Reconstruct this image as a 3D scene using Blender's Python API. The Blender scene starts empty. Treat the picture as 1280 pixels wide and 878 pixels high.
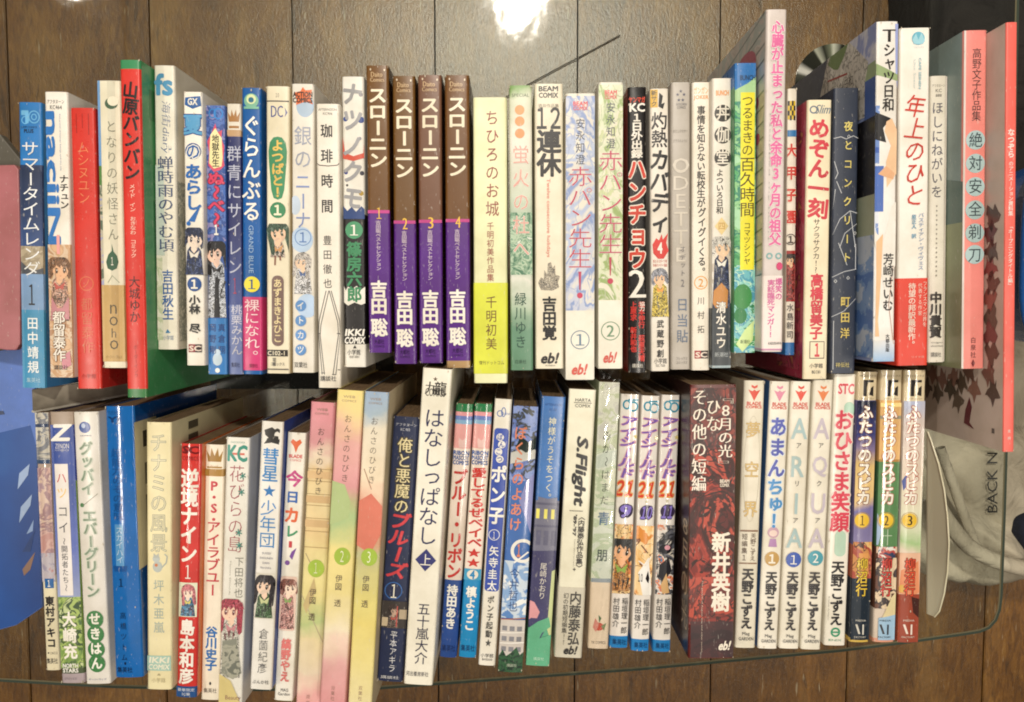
import bpy, bmesh, math, random
from mathutils import Vector, Matrix
random.seed(7)
SC = bpy.context.scene
COL = SC.collection

# ------------------------------------------------------------------ camera
FPX, CX, CY = 1000.0, 640.0, 439.0           # focal length in photo pixels, picture centre
HC = 0.64                                    # camera height above the glass (m)
TILT = math.radians(-3.4)
cam = bpy.data.cameras.new('camera'); camo = bpy.data.objects.new('camera', cam); COL.objects.link(camo)
cam.sensor_width = 36.0; cam.lens = FPX / 1280.0 * 36.0
cam.clip_start = 0.01; cam.clip_end = 50
camo.location = (0, 0, HC); camo.rotation_euler = (TILT, 0, 0)
SC.camera = camo

# ------------------------------------------------------------------ light
w = bpy.data.worlds.new("World"); SC.world = w; w.use_nodes = True
w.node_tree.nodes['Background'].inputs[0].default_value = (1.0, 0.90, 0.76, 1)
w.node_tree.nodes['Background'].inputs[1].default_value = 0.17
SC.view_settings.view_transform = 'Standard'; SC.view_settings.look = 'None'
SC.view_settings.exposure = -0.86; SC.view_settings.gamma = 1.0
SC.view_settings.use_curve_mapping = False
SC.cycles.filter_width = 1.9                # the phone picture is a little soft
def lamp(name, loc, power, sx, sy=None, shape='RECTANGLE', col=(1.0, 0.915, 0.79), aim=(0, 0, 0)):
    l = bpy.data.lights.new(name, 'AREA'); l.shape = shape; l.size = sx
    if sy: l.size_y = sy
    l.energy = power; l.color = col
    o = bpy.data.objects.new(name, l); COL.objects.link(o); o.location = loc
    o.rotation_euler = (Vector(aim) - Vector(loc)).to_track_quat('-Z', 'Y').to_euler()
    return o
D_ = lambda x, y: (x, y - 1e-4, 0)
lamp('ceiling_light', (0.012, 0.83, 1.62), 30, 0.05, 0.10, aim=D_(0.012, 0.83))
lamp('ceiling_light', (0.045, 0.87, 1.62), 10, 0.05, 0.05, aim=D_(0.045, 0.87))
lamp('ceiling_light', (-1.20, 0.885, 1.62), 2.5, 0.03, 0.03, aim=D_(-1.20, 0.885))
lamp('ceiling_tube', (-1.02, -0.32, 1.66), 15, 0.05, 0.6, aim=D_(-1.02, -0.32))
lamp('ceiling_tube', (0.42, -0.36, 1.66), 11, 0.05, 0.5, aim=D_(0.42, -0.36))
lamp('ceiling_tube', (1.12, -0.25, 1.66), 8, 0.05, 0.5, aim=D_(1.12, -0.25))
lamp('ceiling_panel', (0.0, 0.45, 2.5), 14, 2.4, 0.5, aim=D_(0.0, 0.45))  # added soft fill, set so its reflection in the glass stays behind the books
lamp('ceiling_panel', (0.0, -0.9, 2.5), 7, 2.6, 0.6, aim=D_(0.0, -0.9))  # second added fill, weaker, over the lower row

# ------------------------------------------------------------------ helpers
def ray(px, py):
    d = Vector(((px - CX) / FPX, (CY - py) / FPX, -1.0))
    return Matrix.Rotation(TILT, 3, 'X') @ d
def at(px, py, z):
    d = ray(px, py); t = (z - HC) / d.z
    return Vector((d.x * t, d.y * t, z))
def tag(o, label=None, cat=None, group=None, kind=None):
    if label: o['label'] = label
    if cat: o['category'] = cat
    if group: o['group'] = group
    if kind: o['kind'] = kind
    return o
def empty(name, loc=(0, 0, 0), rz=0):
    o = bpy.data.objects.new(name, None); COL.objects.link(o); o.location = loc; o.rotation_euler = (0, 0, rz)
    o.empty_display_size = 0.02
    return o
def mesh_obj(name, verts, faces, mats, parent=None, fm=None, smooth=False):
    me = bpy.data.meshes.new(name); me.from_pydata(verts, [], faces)
    for m in mats: me.materials.append(m)
    if fm:
        me.polygons.foreach_set('material_index', fm)
    if smooth: me.polygons.foreach_set('use_smooth', [True] * len(me.polygons))
    me.update()
    o = bpy.data.objects.new(name, me); COL.objects.link(o)
    if parent: o.parent = parent
    return o
def lin(h):
    h = h.lstrip('#'); r = []
    for i in (0, 2, 4):
        c = int(h[i:i + 2], 16) / 255
        r.append(c / 12.92 if c <= 0.04045 else ((c + 0.055) / 1.055) ** 2.4)
    return r + [1.0]
class NT:
    def __init__(s, name):
        s.m = bpy.data.materials.new(name); s.m.use_nodes = True
        s.t = s.m.node_tree; s.b = s.t.nodes['Principled BSDF']; s.out = s.t.nodes['Material Output']
    def n(s, typ, **kw):
        x = s.t.nodes.new(typ)
        for k, v in kw.items():
            if k.startswith('i_'):
                k = k[2:]; x.inputs[int(k) if k.isdigit() else k].default_value = v
            else: setattr(x, k, v)
        return x
    def l(s, a, b): s.t.links.new(a, b)
    def ramp(s, fac, stops, interp='LINEAR'):
        r = s.n('ShaderNodeValToRGB'); cr = r.color_ramp; cr.interpolation = interp
        while len(cr.elements) > 1: cr.elements.remove(cr.elements[-1])
        cr.elements[0].position = stops[0][0]; cr.elements[0].color = stops[0][1]
        for p, c in stops[1:]:
            e = cr.elements.new(p); e.color = c
        s.l(fac, r.inputs[0]); return r
MC = {}
def paper(hexc, rough=0.36, mott=0.09):
    """printed paper or ink of one colour: faint mottling, yellowing patches and fine scuffs of a handled jacket"""
    k = (hexc, rough, mott)
    if k in MC: return MC[k]
    T = NT('print_' + hexc.strip('#')); c = lin(hexc)
    wash(T, None, c, rough, mott); MC[k] = T.m; return T.m
def wash(T, src, c, rough, mott=0.09):
    tc = T.n('ShaderNodeTexCoord'); oi = T.n('ShaderNodeObjectInfo')
    no = T.n('ShaderNodeTexNoise', i_Scale=38.0, i_Detail=6.0, i_Roughness=.6)
    no.noise_dimensions = '4D'; T.l(tc.outputs['Object'], no.inputs['Vector']); T.l(oi.outputs['Random'], no.inputs['W'])
    r = T.ramp(no.outputs['Fac'], [(0.3, [1 - mott * 2.2, 1 - mott * 2.4, 1 - mott * 3.0, 1]), (0.62, [1, 1, 1, 1])])
    mx = T.n('ShaderNodeMix', data_type='RGBA', blend_type='MULTIPLY'); mx.inputs[0].default_value = 1
    if src is None: mx.inputs[6].default_value = c
    else: T.l(src, mx.inputs[6])
    T.l(r.outputs[0], mx.inputs[7])
    mp = T.n('ShaderNodeMapping'); mp.inputs['Scale'].default_value = (1, .25, 1); T.l(tc.outputs['Object'], mp.inputs[0])
    n3 = T.n('ShaderNodeTexNoise', i_Scale=900.0, i_Detail=2.0); T.l(mp.outputs[0], n3.inputs['Vector'])
    sc = T.ramp(n3.outputs['Fac'], [(.66, (0, 0, 0, 1)), (.74, (.35, .35, .35, 1))])
    m2 = T.n('ShaderNodeMix', data_type='RGBA'); T.l(sc.outputs[0], m2.inputs[0]); T.l(mx.outputs[2], m2.inputs[6]); m2.inputs[7].default_value = (.62, .58, .5, 1)
    T.l(m2.outputs[2], T.b.inputs['Base Color'])
    n2 = T.n('ShaderNodeTexNoise', i_Scale=160.0, i_Detail=3.0); T.l(tc.outputs['Object'], n2.inputs['Vector'])
    rr = T.n('ShaderNodeMapRange', i_3=max(.03, rough - 0.06), i_4=rough + 0.08); T.l(n2.outputs['Fac'], rr.inputs[0]); T.l(rr.outputs[0], T.b.inputs['Roughness'])
    bp = T.n('ShaderNodeBump', i_Strength=0.12, i_Distance=0.0006); T.l(no.outputs['Fac'], bp.inputs['Height']); T.l(bp.outputs[0], T.b.inputs['Normal'])
def grad(stops, dist=0.25, seed=0.0, rough=0.34):
    """a colour wash along the spine: stops are (local y in m, colour), top first"""
    T = NT('print_wash')
    y0, y1 = stops[0][0], stops[-1][0]
    tc = T.n('ShaderNodeTexCoord'); sp = T.n('ShaderNodeSeparateXYZ'); T.l(tc.outputs['Object'], sp.inputs[0])
    mr = T.n('ShaderNodeMapRange', i_1=y0, i_2=y1, i_3=0.0, i_4=1.0); T.l(sp.outputs['Y'], mr.inputs[0])
    no = T.n('ShaderNodeTexNoise', i_Scale=70.0, i_Detail=4.0); no.noise_dimensions = '4D'; no.inputs['W'].default_value = seed
    T.l(tc.outputs['Object'], no.inputs['Vector'])
    m2 = T.n('ShaderNodeMapRange', i_1=0.0, i_2=1.0, i_3=-dist / 2, i_4=dist / 2); T.l(no.outputs['Fac'], m2.inputs[0])
    ad = T.n('ShaderNodeMath', operation='ADD'); T.l(mr.outputs[0], ad.inputs[0]); T.l(m2.outputs[0], ad.inputs[1])
    r = T.ramp(ad.outputs[0], [((y - y0) / (y1 - y0), lin(c)) for y, c in stops])
    wash(T, r.outputs[0], None, rough)
    return T.m
def art(cols, scale=120, seed=0.0, lines=None, rough=0.34, stretch=1.0, thr=0.06):
    """a busy printed picture: patches of the given colours, optional ink lines"""
    k = ('art', tuple(cols), scale, seed, lines, rough, stretch)
    if k in MC: return MC[k]
    T = NT('print_picture'); tc = T.n('ShaderNodeTexCoord')
    mp = T.n('ShaderNodeMapping'); mp.inputs['Scale'].default_value = (1, stretch, 1); mp.inputs['Location'].default_value = (seed, seed * 1.7, 0)
    T.l(tc.outputs['Object'], mp.inputs[0])
    no = T.n('ShaderNodeTexNoise', i_Scale=scale, i_Detail=4.0, i_Roughness=0.55, i_Distortion=1.2); T.l(mp.outputs[0], no.inputs['Vector'])
    n = len(cols); st = []
    for i, c in enumerate(cols):
        a = 0.32 + 0.36 * i / n; b = 0.32 + 0.36 * (i + 1) / n
        st += [(a + 0.012, lin(c)), (b - 0.012, lin(c))]
    r = T.ramp(no.outputs['Fac'], st); outc = r.outputs[0]
    if lines:
        wv = T.n('ShaderNodeTexNoise', i_Scale=scale * 1.3, i_Detail=2.0, i_Distortion=2.0); T.l(mp.outputs[0], wv.inputs['Vector'])
        s1 = T.n('ShaderNodeMath', operation='SUBTRACT', i_1=0.5); T.l(wv.outputs['Fac'], s1.inputs[0])
        s2 = T.n('ShaderNodeMath', operation='ABSOLUTE'); T.l(s1.outputs[0], s2.inputs[0])
        s3 = T.n('ShaderNodeMath', operation='LESS_THAN', i_1=thr * 0.25); T.l(s2.outputs[0], s3.inputs[0])
        mx = T.n('ShaderNodeMix', data_type='RGBA'); T.l(s3.outputs[0], mx.inputs[0]); T.l(outc, mx.inputs[6]); mx.inputs[7].default_value = lin(lines)
        outc = mx.outputs[2]
    wash(T, outc, None, rough, .05)
    MC[k] = T.m; return T.m
def page_mat():
    T = NT('page_edges'); tc = T.n('ShaderNodeTexCoord')
    mp = T.n('ShaderNodeMapping'); mp.inputs['Scale'].default_value = (3800, 60, 60); T.l(tc.outputs['Object'], mp.inputs[0])
    no = T.n('ShaderNodeTexNoise', i_Scale=1.0, i_Detail=3.0); T.l(mp.outputs[0], no.inputs['Vector'])
    r = T.ramp(no.outputs['Fac'], [(0.3, lin('453320')), (0.5, lin('755C3E')), (0.7, lin('9C8260'))])
    T.l(r.outputs[0], T.b.inputs['Base Color']); T.b.inputs['Roughness'].default_value = 0.85
    bp = T.n('ShaderNodeBump', i_Strength=0.4, i_Distance=0.0003); T.l(no.outputs['Fac'], bp.inputs['Height']); T.l(bp.outputs[0], T.b.inputs['Normal'])
    return T.m
PAGES = page_mat()

# ------------------------------------------------------------------ lettering: every glyph once, as a flat mesh
WT = {'t': -0.010, 'n': 0.0, 'b': 0.0, 'x': 0.0, 'm': -0.008, 'o': 0.0, 'p': 0.0}
def _ringcopies(r, n): return [(r * math.cos(2 * math.pi * (i + .5) / n), r * math.sin(2 * math.pi * (i + .5) / n)) for i in range(n)]
# heavier faces are built up from slightly shifted copies of the regular one
SHIFT = {'p': _ringcopies(.055, 8), 't': [(0, 0)], 'n': [(0, 0)], 'b': _ringcopies(.019, 4), 'x': _ringcopies(.036, 7), 'm': [(-.024, 0), (0, 0), (.024, 0)],
         'o': _ringcopies(.085, 10) + _ringcopies(.04, 5)}
GL = {}; WANT = set()
def base_st(st): return 't' if st == 'm' else ('t' if st == 't' else 'n')
FW = str.maketrans('0123456789', '０１２３４５６７８９')
def norm(s): return s.translate(FW) if '1' in s and (s.isdigit() or s[0] == "'") else s          # the plain face draws 1 as a bare bar
def want(s, st): WANT.add((norm(s), base_st(st)))
def glyph(s, st): return GL[(norm(s), base_st(st))]
def make_glyphs():
    tmp = []
    for s, st in sorted(WANT):
        f = bpy.data.curves.new('g', 'FONT'); f.body = s; f.resolution_u = 2; f.space_character = .54 if s[0] > '\uff00' and len(s) > 1 else 1; f.offset = WT[st]; f.fill_mode = 'FRONT'
        o = bpy.data.objects.new('g', f); COL.objects.link(o); tmp.append((s, st, o, f))
    bpy.context.view_layer.update(); dg = bpy.context.evaluated_depsgraph_get()
    for s, st, o, f in tmp:
        me = bpy.data.meshes.new_from_object(o.evaluated_get(dg))
        bm = bmesh.new(); bm.from_mesh(me)                        # cut wide strokes so that they can follow a bowed spine
        if bm.verts:
            xs = [v.co.x for v in bm.verts]; ys = [v.co.y for v in bm.verts]
            for lo, hi, no in ((min(xs), max(xs), (1, 0, 0)), (min(ys), max(ys), (0, 1, 0))):
                if no[1] and len(s) == 1: continue
                c = lo + .16
                while c < hi:
                    bmesh.ops.bisect_plane(bm, geom=bm.verts[:] + bm.edges[:] + bm.faces[:], plane_co=(c if no[0] else 0, c if no[1] else 0, 0), plane_no=no, dist=1e-6); c += .16 if len(s) == 1 or no[1] else .5
        bm.verts.ensure_lookup_table(); bm.verts.index_update()
        GL[(s, st)] = ([(v.co.x, v.co.y) for v in bm.verts], [tuple(v.index for v in f.verts) for f in bm.faces]); bm.free()
        bpy.data.meshes.remove(me)
    for s, st, o, f in tmp:
        bpy.data.objects.remove(o); bpy.data.curves.remove(f)
def bb(vs):
    xs = [v[0] for v in vs]; ys = [v[1] for v in vs]
    return min(xs), max(xs), min(ys), max(ys)
ROT = set('ー〜～()（）「」『』〈〉…=－')
SMALL = set('ッャュョァィゥェォっゃゅょぁぃぅぇぉ')
def is_cjk(c): return ord(c) > 0x2E7F and not (0xFF00 < ord(c) < 0xFF5F)
# ------------------------------------------------------------------ printed matter laid out on a spine
# An item is (kind, name, ...); positions across are fractions u of the spine width, positions along are
# measured along the spine in the units of the spine's own top..bottom range.
def V(t, y0, y1, c, w=None, u=.5, st='b', ol=None, name='title', sk=0.0, olst='o'):
    for ch in t:
        if ch != ' ':
            want(ch, st)
            if ol: want(ch, olst)
    return ('V', name, t, y0, y1, c, w, u, st, ol, sk, olst)
def H(t, u0, u1, y0, y1, c, st='b', name='small_print', rot=0, ol=None, sk=0.0):
    want(t, st)
    if ol: want(t, 'o')
    return ('H', name, t, u0, u1, y0, y1, c, st, rot, ol, sk)
def E(u, y, rx, ry, c, name='round_mark', n=22): return ('E', name, u, y, rx, ry, c, n)
def RG(u, y, rx, ry, th, c, name='ring_mark', n=26): return ('RG', name, u, y, rx, ry, th, c, n)
def BX(u0, u1, y0, y1, c, r=0, name='printed_panel'): return ('BX', name, u0, u1, y0, y1, c, r)
def P(pts, c, name='printed_shape'): return ('P', name, pts, c)
def ST(u, y, r, c, name='star_mark'): return ('ST', name, u, y, r, c)
def L(pts, wd, c, name='printed_line'): return ('L', name, pts, wd, c)
def FG(u, y0, y1, wpx, hair, cloth, skin='F0D0B4', long=True, look=0, acc=None, name='printed_figure'):
    return ('FG', name, u, y0, y1, wpx, hair, cloth, skin, long, look, acc)
def NUM(t, u, y, r, bg, fg, ring=False, st='b'):
    want(t, st)
    return [(RG(u, y, r, r, 1.0, bg, 'volume_number_ring') if ring else E(u, y, r, r, bg, 'volume_number_disc')),
            H(t, None, None, y - r * .6, y + r * .6, fg, st, 'volume_number') [:2] + (t, u, None, y - r * .6, y + r * .6, fg, st, 0, None, 0.0)]

NCOL = 8; LAY = 2.2e-5
class Book: pass
BOOKS = []
def bk(row, tl, tr, ty, bl, br, by, h, base, label, items, left=None, right=None, bands=(), obi=None,
       bulge=1.0, rough=0.36, name='comic_book', sides=(), cat='comic book', sleeve=False):
    b = Book(); b.row = row; b.q = (tl, tr, ty, bl, br, by); b.h = h; b.base = base; b.label = label
    fl = []
    for it in items:
        if isinstance(it, list): fl += it
        else: fl.append(it)
    b.items = fl; b.left = left or base; b.right = right or base; b.bands = bands; b.obi = obi
    b.bulge = bulge; b.rough = rough; b.name = name; b.sides = sides; b.cat = cat; b.sleeve = sleeve
    BOOKS.append(b); return b

def frame(b):
    tl, tr, ty, bl, br, by = b.q; h = b.h
    A, B_, C_, D = at(tl, ty, h), at(tr, ty, h), at(bl, by, h), at(br, by, h)
    t = (A + B_) / 2; m = (C_ + D) / 2
    ax = (t - m); b.L = ax.length; ang = math.atan2(ax.y, ax.x) - math.pi / 2
    b.ang = ang; ca = math.cos(ang)
    b.W = ((B_ - A).length + (D - C_).length) / 2 * ca * 0.975
    b.c = (t + m) / 2; b.top = t; b.bot = m
def xedge(b, side, y):
    f = (y - b.bot.y) / (b.top.y - b.bot.y); x = b.bot.x + (b.top.x - b.bot.x) * f
    return x + side * b.W / 2 / math.cos(b.ang)
def settle(row):
    """books stand upright side by side: nudge depths so that neighbours never share space"""
    bs = [b for b in BOOKS if b.row == row]
    for b in bs: b.h0 = b.h; frame(b)
    for it in range(400):
        worst = 0
        for a, c in zip(bs, bs[1:]):
            y0 = max(a.bot.y, c.bot.y); y1 = min(a.top.y, c.top.y)
            ov = max(xedge(a, 1, y) - xedge(c, -1, y) for y in (y0, y1))
            if ov > 0.0001:
                worst = max(worst, ov)
                s = 1 if (a.c.x + c.c.x) < 0 else -1
                k = 0.0004
                if s > 0: c.h += k; a.h -= k * 0.5
                else: a.h += k; c.h -= k * 0.5
                frame(a); frame(c)
            elif it % 3 == 0:
                for q in (a,):
                    if abs(q.h - q.h0) > 0.0005 and ov < -0.0015:
                        q.h += 0.0002 * (1 if q.h0 > q.h else -1); frame(q)
        if worst < 0.0002: break
    for a, c in zip(bs, bs[1:]):                                   # last hair's breadth: trim the widths
        y0 = max(a.bot.y, c.bot.y); y1 = min(a.top.y, c.top.y)
        ov = max(xedge(a, 1, y) - xedge(c, -1, y) for y in (y0, y1))
        if ov > 0:
            if ov > 0.001: print('overlap mm', round(ov * 1000, 2), a.label[:30], '|', c.label[:30])
            a.W -= ov * 0.5 + 2e-5; c.W -= ov * 0.5 + 2e-5
            for q, sg in ((a, -1), (c, 1)): q.c = q.c + Vector((sg * ov * .25, 0, 0))

def build_book(b, pages=None):
    W, L_, h = b.W, b.L, b.h
    tl, tr, ty, bl, br, by = b.q
    s = L_ / (by - ty)                                             # metres per photo unit at the spine
    root = empty(b.name, (b.c.x, b.c.y, 0), b.ang)
    tag(root, b.label, b.cat, {'T': 'comic books in the upper row', 'B': 'comic books in the lower row'}[b.row])
    Y = lambda y: L_ / 2 - (y - ty) * s
    X = lambda u: (u - .5) * W
    r = min(0.0016, W * .14)
    bulge = 0.00030 * b.bulge
    half = W / 2 - r
    xs = [-half + 2 * half * i / NCOL for i in range(NCOL + 1)]
    def zc(x):
        x = max(-half, min(half, x)); t = (x + half) / (2 * half) * NCOL; i = min(NCOL - 1, int(t)); f = t - i
        g = lambda i: bulge * (1 - (xs[i] / half) ** 2)
        return h - bulge + g(i) * (1 - f) + g(i + 1) * f
    cm = {}
    def mt(c):
        if isinstance(c, str): return paper(c, b.rough)
        k = repr(c)
        if k not in cm:
            if c[0] == 'grad':
                cm[k] = grad([(Y(y), cc) for y, cc in c[1]], *(c[2:4]), rough=b.rough)
            else: cm[k] = art(*c[1:])
        return cm[k]
    # --- jacket: one shell round front, spine and back, cut where its colour changes
    def shell(name, y0, y1, bands, base, left, right, off, th, zlow):
        prof = []
        hw = W / 2 + off
        def P2(x, z): prof.append((x, z))
        P2(-hw, zlow); P2(-hw, h * .5); zt = h - bulge + off
        for a in range(0, 5):
            t = a / 4 * math.pi / 2; P2(-hw + r * (1 - math.cos(t)), zt - r * (1 - math.sin(t)))
        for x in xs[1:-1]: P2(x, zc(x) + off)
        for a in range(4, -1, -1):
            t = a / 4 * math.pi / 2; P2(hw - r * (1 - math.cos(t)), zt - r * (1 - math.sin(t)))
        P2(hw, h * .5); P2(hw, zlow)
        cuts = sorted(set([y0, y1] + [y for bd in bands for y in bd[:2] if y0 < y < y1]))
        mats = []; idx = {}
        def mi(c):
            m = mt(c)
            if m.name not in idx: idx[m.name] = len(mats); mats.append(m)
            return idx[m.name]
        vs = []; fs = []; fm = []
        n = len(prof)
        cuts2 = [cuts[0]]
        for c in cuts[1:]:
            k = max(1, int((c - cuts2[-1]) / 60)); a0 = cuts2[-1]
            for q in range(1, k + 1): cuts2.append(a0 + (c - a0) * q / k)
        rnd = random.Random(hash(b.q) & 0xffff)
        for j, y in enumerate(cuts2):
            for i, (x, z) in enumerate(prof): vs.append((x, Y(y), z))
        for j in range(len(cuts2) - 1):
            ym = (cuts2[j] + cuts2[j + 1]) / 2
            cc = base
            for bd in bands:
                if bd[0] <= ym <= bd[1]: cc = bd[2]
            for i in range(n - 1):
                a = j * n + i
                fs.append((a, a + n, a + n + 1, a + 1))
                c3 = cc
                if i < 2 and left != base: c3 = left
                if i >= n - 3 and right != base: c3 = right
                fm.append(mi(c3))
        o = mesh_obj(name, vs, fs, mats, root, fm, smooth=False)
        for p in o.data.polygons:
            p.use_smooth = True
        md = o.modifiers.new('thickness', 'SOLIDIFY'); md.thickness = th; md.offset = -1
        md2 = o.modifiers.new('es', 'EDGE_SPLIT'); md2.split_angle = math.radians(50)
        return o
    shell('jacket', ty, by, b.bands, b.base, b.left, b.right, 0.0, 0.0003, 0.0002)
    z0 = 0.00004
    if b.obi:
        oy0, oy1, oc = b.obi[:3]
        ob = shell('obi_band', oy0, oy1, b.obi[3] if len(b.obi) > 3 else (), oc, oc, oc, 0.0003, 0.0002, 0.0002)
        z0 = 0.00034
    # --- page block
    e = 0.0005; x1 = W / 2 - e; ya = L_ / 2 - 0.0009; zt = h - bulge - 0.0012
    vs = []; fs = []
    for sy in (-ya, ya):
        for x, z in ((-x1, 0.001), (-x1, zt), (x1, zt), (x1, 0.001)): vs.append((x, sy, z))
    fs = [(0, 1, 2, 3), (7, 6, 5, 4), (0, 4, 5, 1), (1, 5, 6, 2), (2, 6, 7, 3), (3, 7, 4, 0)]
    mesh_obj('page_block', vs, fs, [PAGES], root)
    # --- print
    lay = [z0]
    def emit(name, vs, fs, mats, fm=None, text=False):
        """vs: (x, y[, extra z]) in local metres, curved over the spine"""
        if not fs: return
        if text:
            lay[0] += LAY * 2.2; zz = lay[0] + 4.5e-5 * b.bulge
            me = bpy.data.meshes.new(name); me.from_pydata([(v[0], v[1], zc(v[0]) + zz + v[2] * LAY) for v in vs], [], fs)
            for m in mats: me.materials.append(m)
            o = bpy.data.objects.new(name, me); COL.objects.link(o); o.parent = root
            return o
        bm = bmesh.new()
        bv = [bm.verts.new((v[0], v[1], v[2] if len(v) > 2 else 0)) for v in vs]
        for k, f in enumerate(fs):
            try: fc = bm.faces.new([bv[i] for i in f]); fc.material_index = fm[k] if fm else 0
            except ValueError: pass
        mx = max(v[0] for v in vs); mn = min(v[0] for v in vs)
        for x in xs:
            if mn < x < mx:
                bmesh.ops.bisect_plane(bm, geom=bm.verts[:] + bm.edges[:] + bm.faces[:], plane_co=(x, 0, 0), plane_no=(1, 0, 0), dist=1e-7)
        lay[0] += LAY; zz = lay[0]
        for v in bm.verts: v.co.z = zc(v.co.x) + zz + v.co.z * LAY
        me = bpy.data.meshes.new(name); bm.to_mesh(me); bm.free()
        for m in mats: me.materials.append(m)
        o = bpy.data.objects.new(name, me); COL.objects.link(o); o.parent = root
        if fm: lay[0] += LAY * 7
        return o
    lim = W / 2 - 0.0002
    def clampx(vs): return [(max(-lim, min(lim, v[0])),) + tuple(v[1:]) for v in vs]
    def ell(u, y, rx, ry, n=22, z=0, a0=0):
        return [(X(u) + rx * s * math.cos(2 * math.pi * i / n + a0), Y(y) + ry * s * math.sin(2 * math.pi * i / n + a0), z) for i in range(n)]
    WP = (tr - tl + br - bl) / 2                                    # spine width in photo units
    rnd = random.Random(int(tl * 7 + ty))
    for it in b.items:
        k, name = it[0], it[1]
        if k == 'V':
            _, _, t, y0, y1, c, wpx, u, st, ol, sk, olst = it
            n = len(t); cell = (y1 - y0) / n; cw = (wpx or cell) * s; chh = cell * s
            passes = [(olst, ol)] if ol else []
            passes.append((st, c))
            for stl, colr in passes:
                vs = []; fs = []
                for i, ch in enumerate(t):
                    if ch == ' ': continue
                    gv, gf = glyph(ch, stl)
                    if not gv: continue
                    x0, x1_, q0, q1 = bb(glyph(ch, st)[0])
                    cxx, cyy = X(u), Y(y0 + (i + .5) * cell)
                    if is_cjk(ch) or ch == '…':
                        em = EMW
                        gx, gy = EMX, EMY
                        kx, ky = cw / em, min(chh, cw * 1.12) / em
                        if ch in SMALL: cxx += cw * .06; cyy += chh * .08
                        if ch in '。、': cxx += cw * .55; cyy += chh * .5
                    else:
                        gx, gy = (x0 + x1_) / 2, (q0 + q1) / 2
                        kk = 0.78 / max(0.45, (q1 - q0)) ; kx, ky = cw * kk, chh * kk
                        if (x1_ - x0) * kx > cw * .95: kx = cw * .95 / (x1_ - x0)
                    rot = ch in ROT
                    for zi, (dx, dy) in enumerate(SHIFT[stl]):
                        b0 = len(vs)
                        for (vx, vy) in gv:
                            lx, ly = (vx - gx), (vy - gy)
                            if rot: lx, ly = ly, -lx
                            lx += dx * min(1, abs(1 / kx) * cw) ; ly += dy * min(1, abs(1 / ky) * chh)
                            px_ = lx * kx; py_ = ly * ky
                            vs.append((cxx + px_ + sk * py_, cyy + py_ - (0.12 * px_ if sk else 0), zi * .12))
                        fs += [tuple(q + b0 for q in f) for f in gf]
                emit(name + ('_outline' if (stl, colr) != passes[-1] else ''), clampx(vs), fs, [mt(colr)], None, True)
        elif k == 'H':
            _, _, t, u0, u1, y0, y1, c, st, rot, ol, sk = it
            passes = [('o', ol)] if ol else []
            passes.append((st, c))
            for stl, colr in passes:
                gv, gf = glyph(t, stl)
                x0, x1_, q0, q1 = bb(glyph(t, st)[0]); gx, gy = (x0 + x1_) / 2, (q0 + q1) / 2
                if u1 is None:                                      # centred, natural proportions
                    cx_, cy_ = X(u0), Y((y0 + y1) / 2); kx = ky = (y1 - y0) * s / (q1 - q0)
                    if (x1_ - x0) * kx > (y1 - y0) * s * 1.3: kx = (y1 - y0) * s * 1.3 / (x1_ - x0)
                elif rot:
                    cx_, cy_ = X((u0 + u1) / 2), Y((y0 + y1) / 2); kx = (y1 - y0) * s / (x1_ - x0); ky = (u1 - u0) * W / (q1 - q0)
                else:
                    cx_, cy_ = X((u0 + u1) / 2), Y((y0 + y1) / 2); kx = (u1 - u0) * W / (x1_ - x0); ky = (y1 - y0) * s / (q1 - q0)
                vs = []; gf2 = []
                if (x1_ - x0) < .35 * (q1 - q0) and u1 is not None and not rot: kx = min(kx, ky)
                for zi, (dx, dy) in enumerate(SHIFT[stl]):
                    b0 = len(vs); gf2 += [tuple(q + b0 for q in f) for f in gf]
                    for vx, vy in gv:
                        lx, ly = (vx - gx + dx) * kx, (vy - gy + dy) * ky
                        lx += sk * ly
                        if rot > 0: lx, ly = ly, -lx
                        if rot < 0: lx, ly = -ly, lx
                        vs.append((cx_ + lx, cy_ + ly, zi * .12))
                gf = gf2
                emit(name + ('_outline' if (stl, colr) != passes[-1] else ''), clampx(vs), gf, [mt(colr)], None, True)
        elif k == 'E':
            _, _, u, y, rx, ry, c, n = it
            emit(name, clampx(ell(u, y, rx, ry, n)), [tuple(range(n))], [mt(c)])
        elif k == 'RG':
            _, _, u, y, rx, ry, th, c, n = it
            vs = ell(u, y, rx, ry, n) + ell(u, y, rx - th, ry - th, n)
            emit(name, clampx(vs), [(i, (i + 1) % n, n + (i + 1) % n, n + i) for i in range(n)], [mt(c)])
        elif k == 'BX':
            _, _, u0, u1, y0, y1, c, rr = it
            xa, xb, yt, yb = X(u0), X(u1), Y(y0), Y(y1); rr *= s
            if rr == 0: vs = [(xa, yb), (xb, yb), (xb, yt), (xa, yt)]
            else:
                vs = []
                for (cx_, cy_, a0) in ((xb - rr, yt - rr, 0), (xa + rr, yt - rr, 90), (xa + rr, yb + rr, 180), (xb - rr, yb + rr, 270)):
                    for a in range(0, 91, 18):
                        t = math.radians(a0 + a); vs.append((cx_ + rr * math.cos(t), cy_ + rr * math.sin(t)))
            emit(name, clampx(vs), [tuple(range(len(vs)))], [mt(c)])
        elif k == 'P':
            _, _, pts, c = it
            vs = [(X(u), Y(y)) for u, y in pts]
            emit(name, clampx(vs), [tuple(range(len(vs)))], [mt(c)])
        elif k == 'ST':
            _, _, u, y, rr, c = it
            vs = []
            for i in range(10):
                q = rr if i % 2 == 0 else rr * .42; t = math.pi / 2 + i * math.pi / 5
                vs.append((X(u) + q * s * math.cos(t), Y(y) + q * s * math.sin(t)))
            vs.append((X(u), Y(y)))
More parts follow.
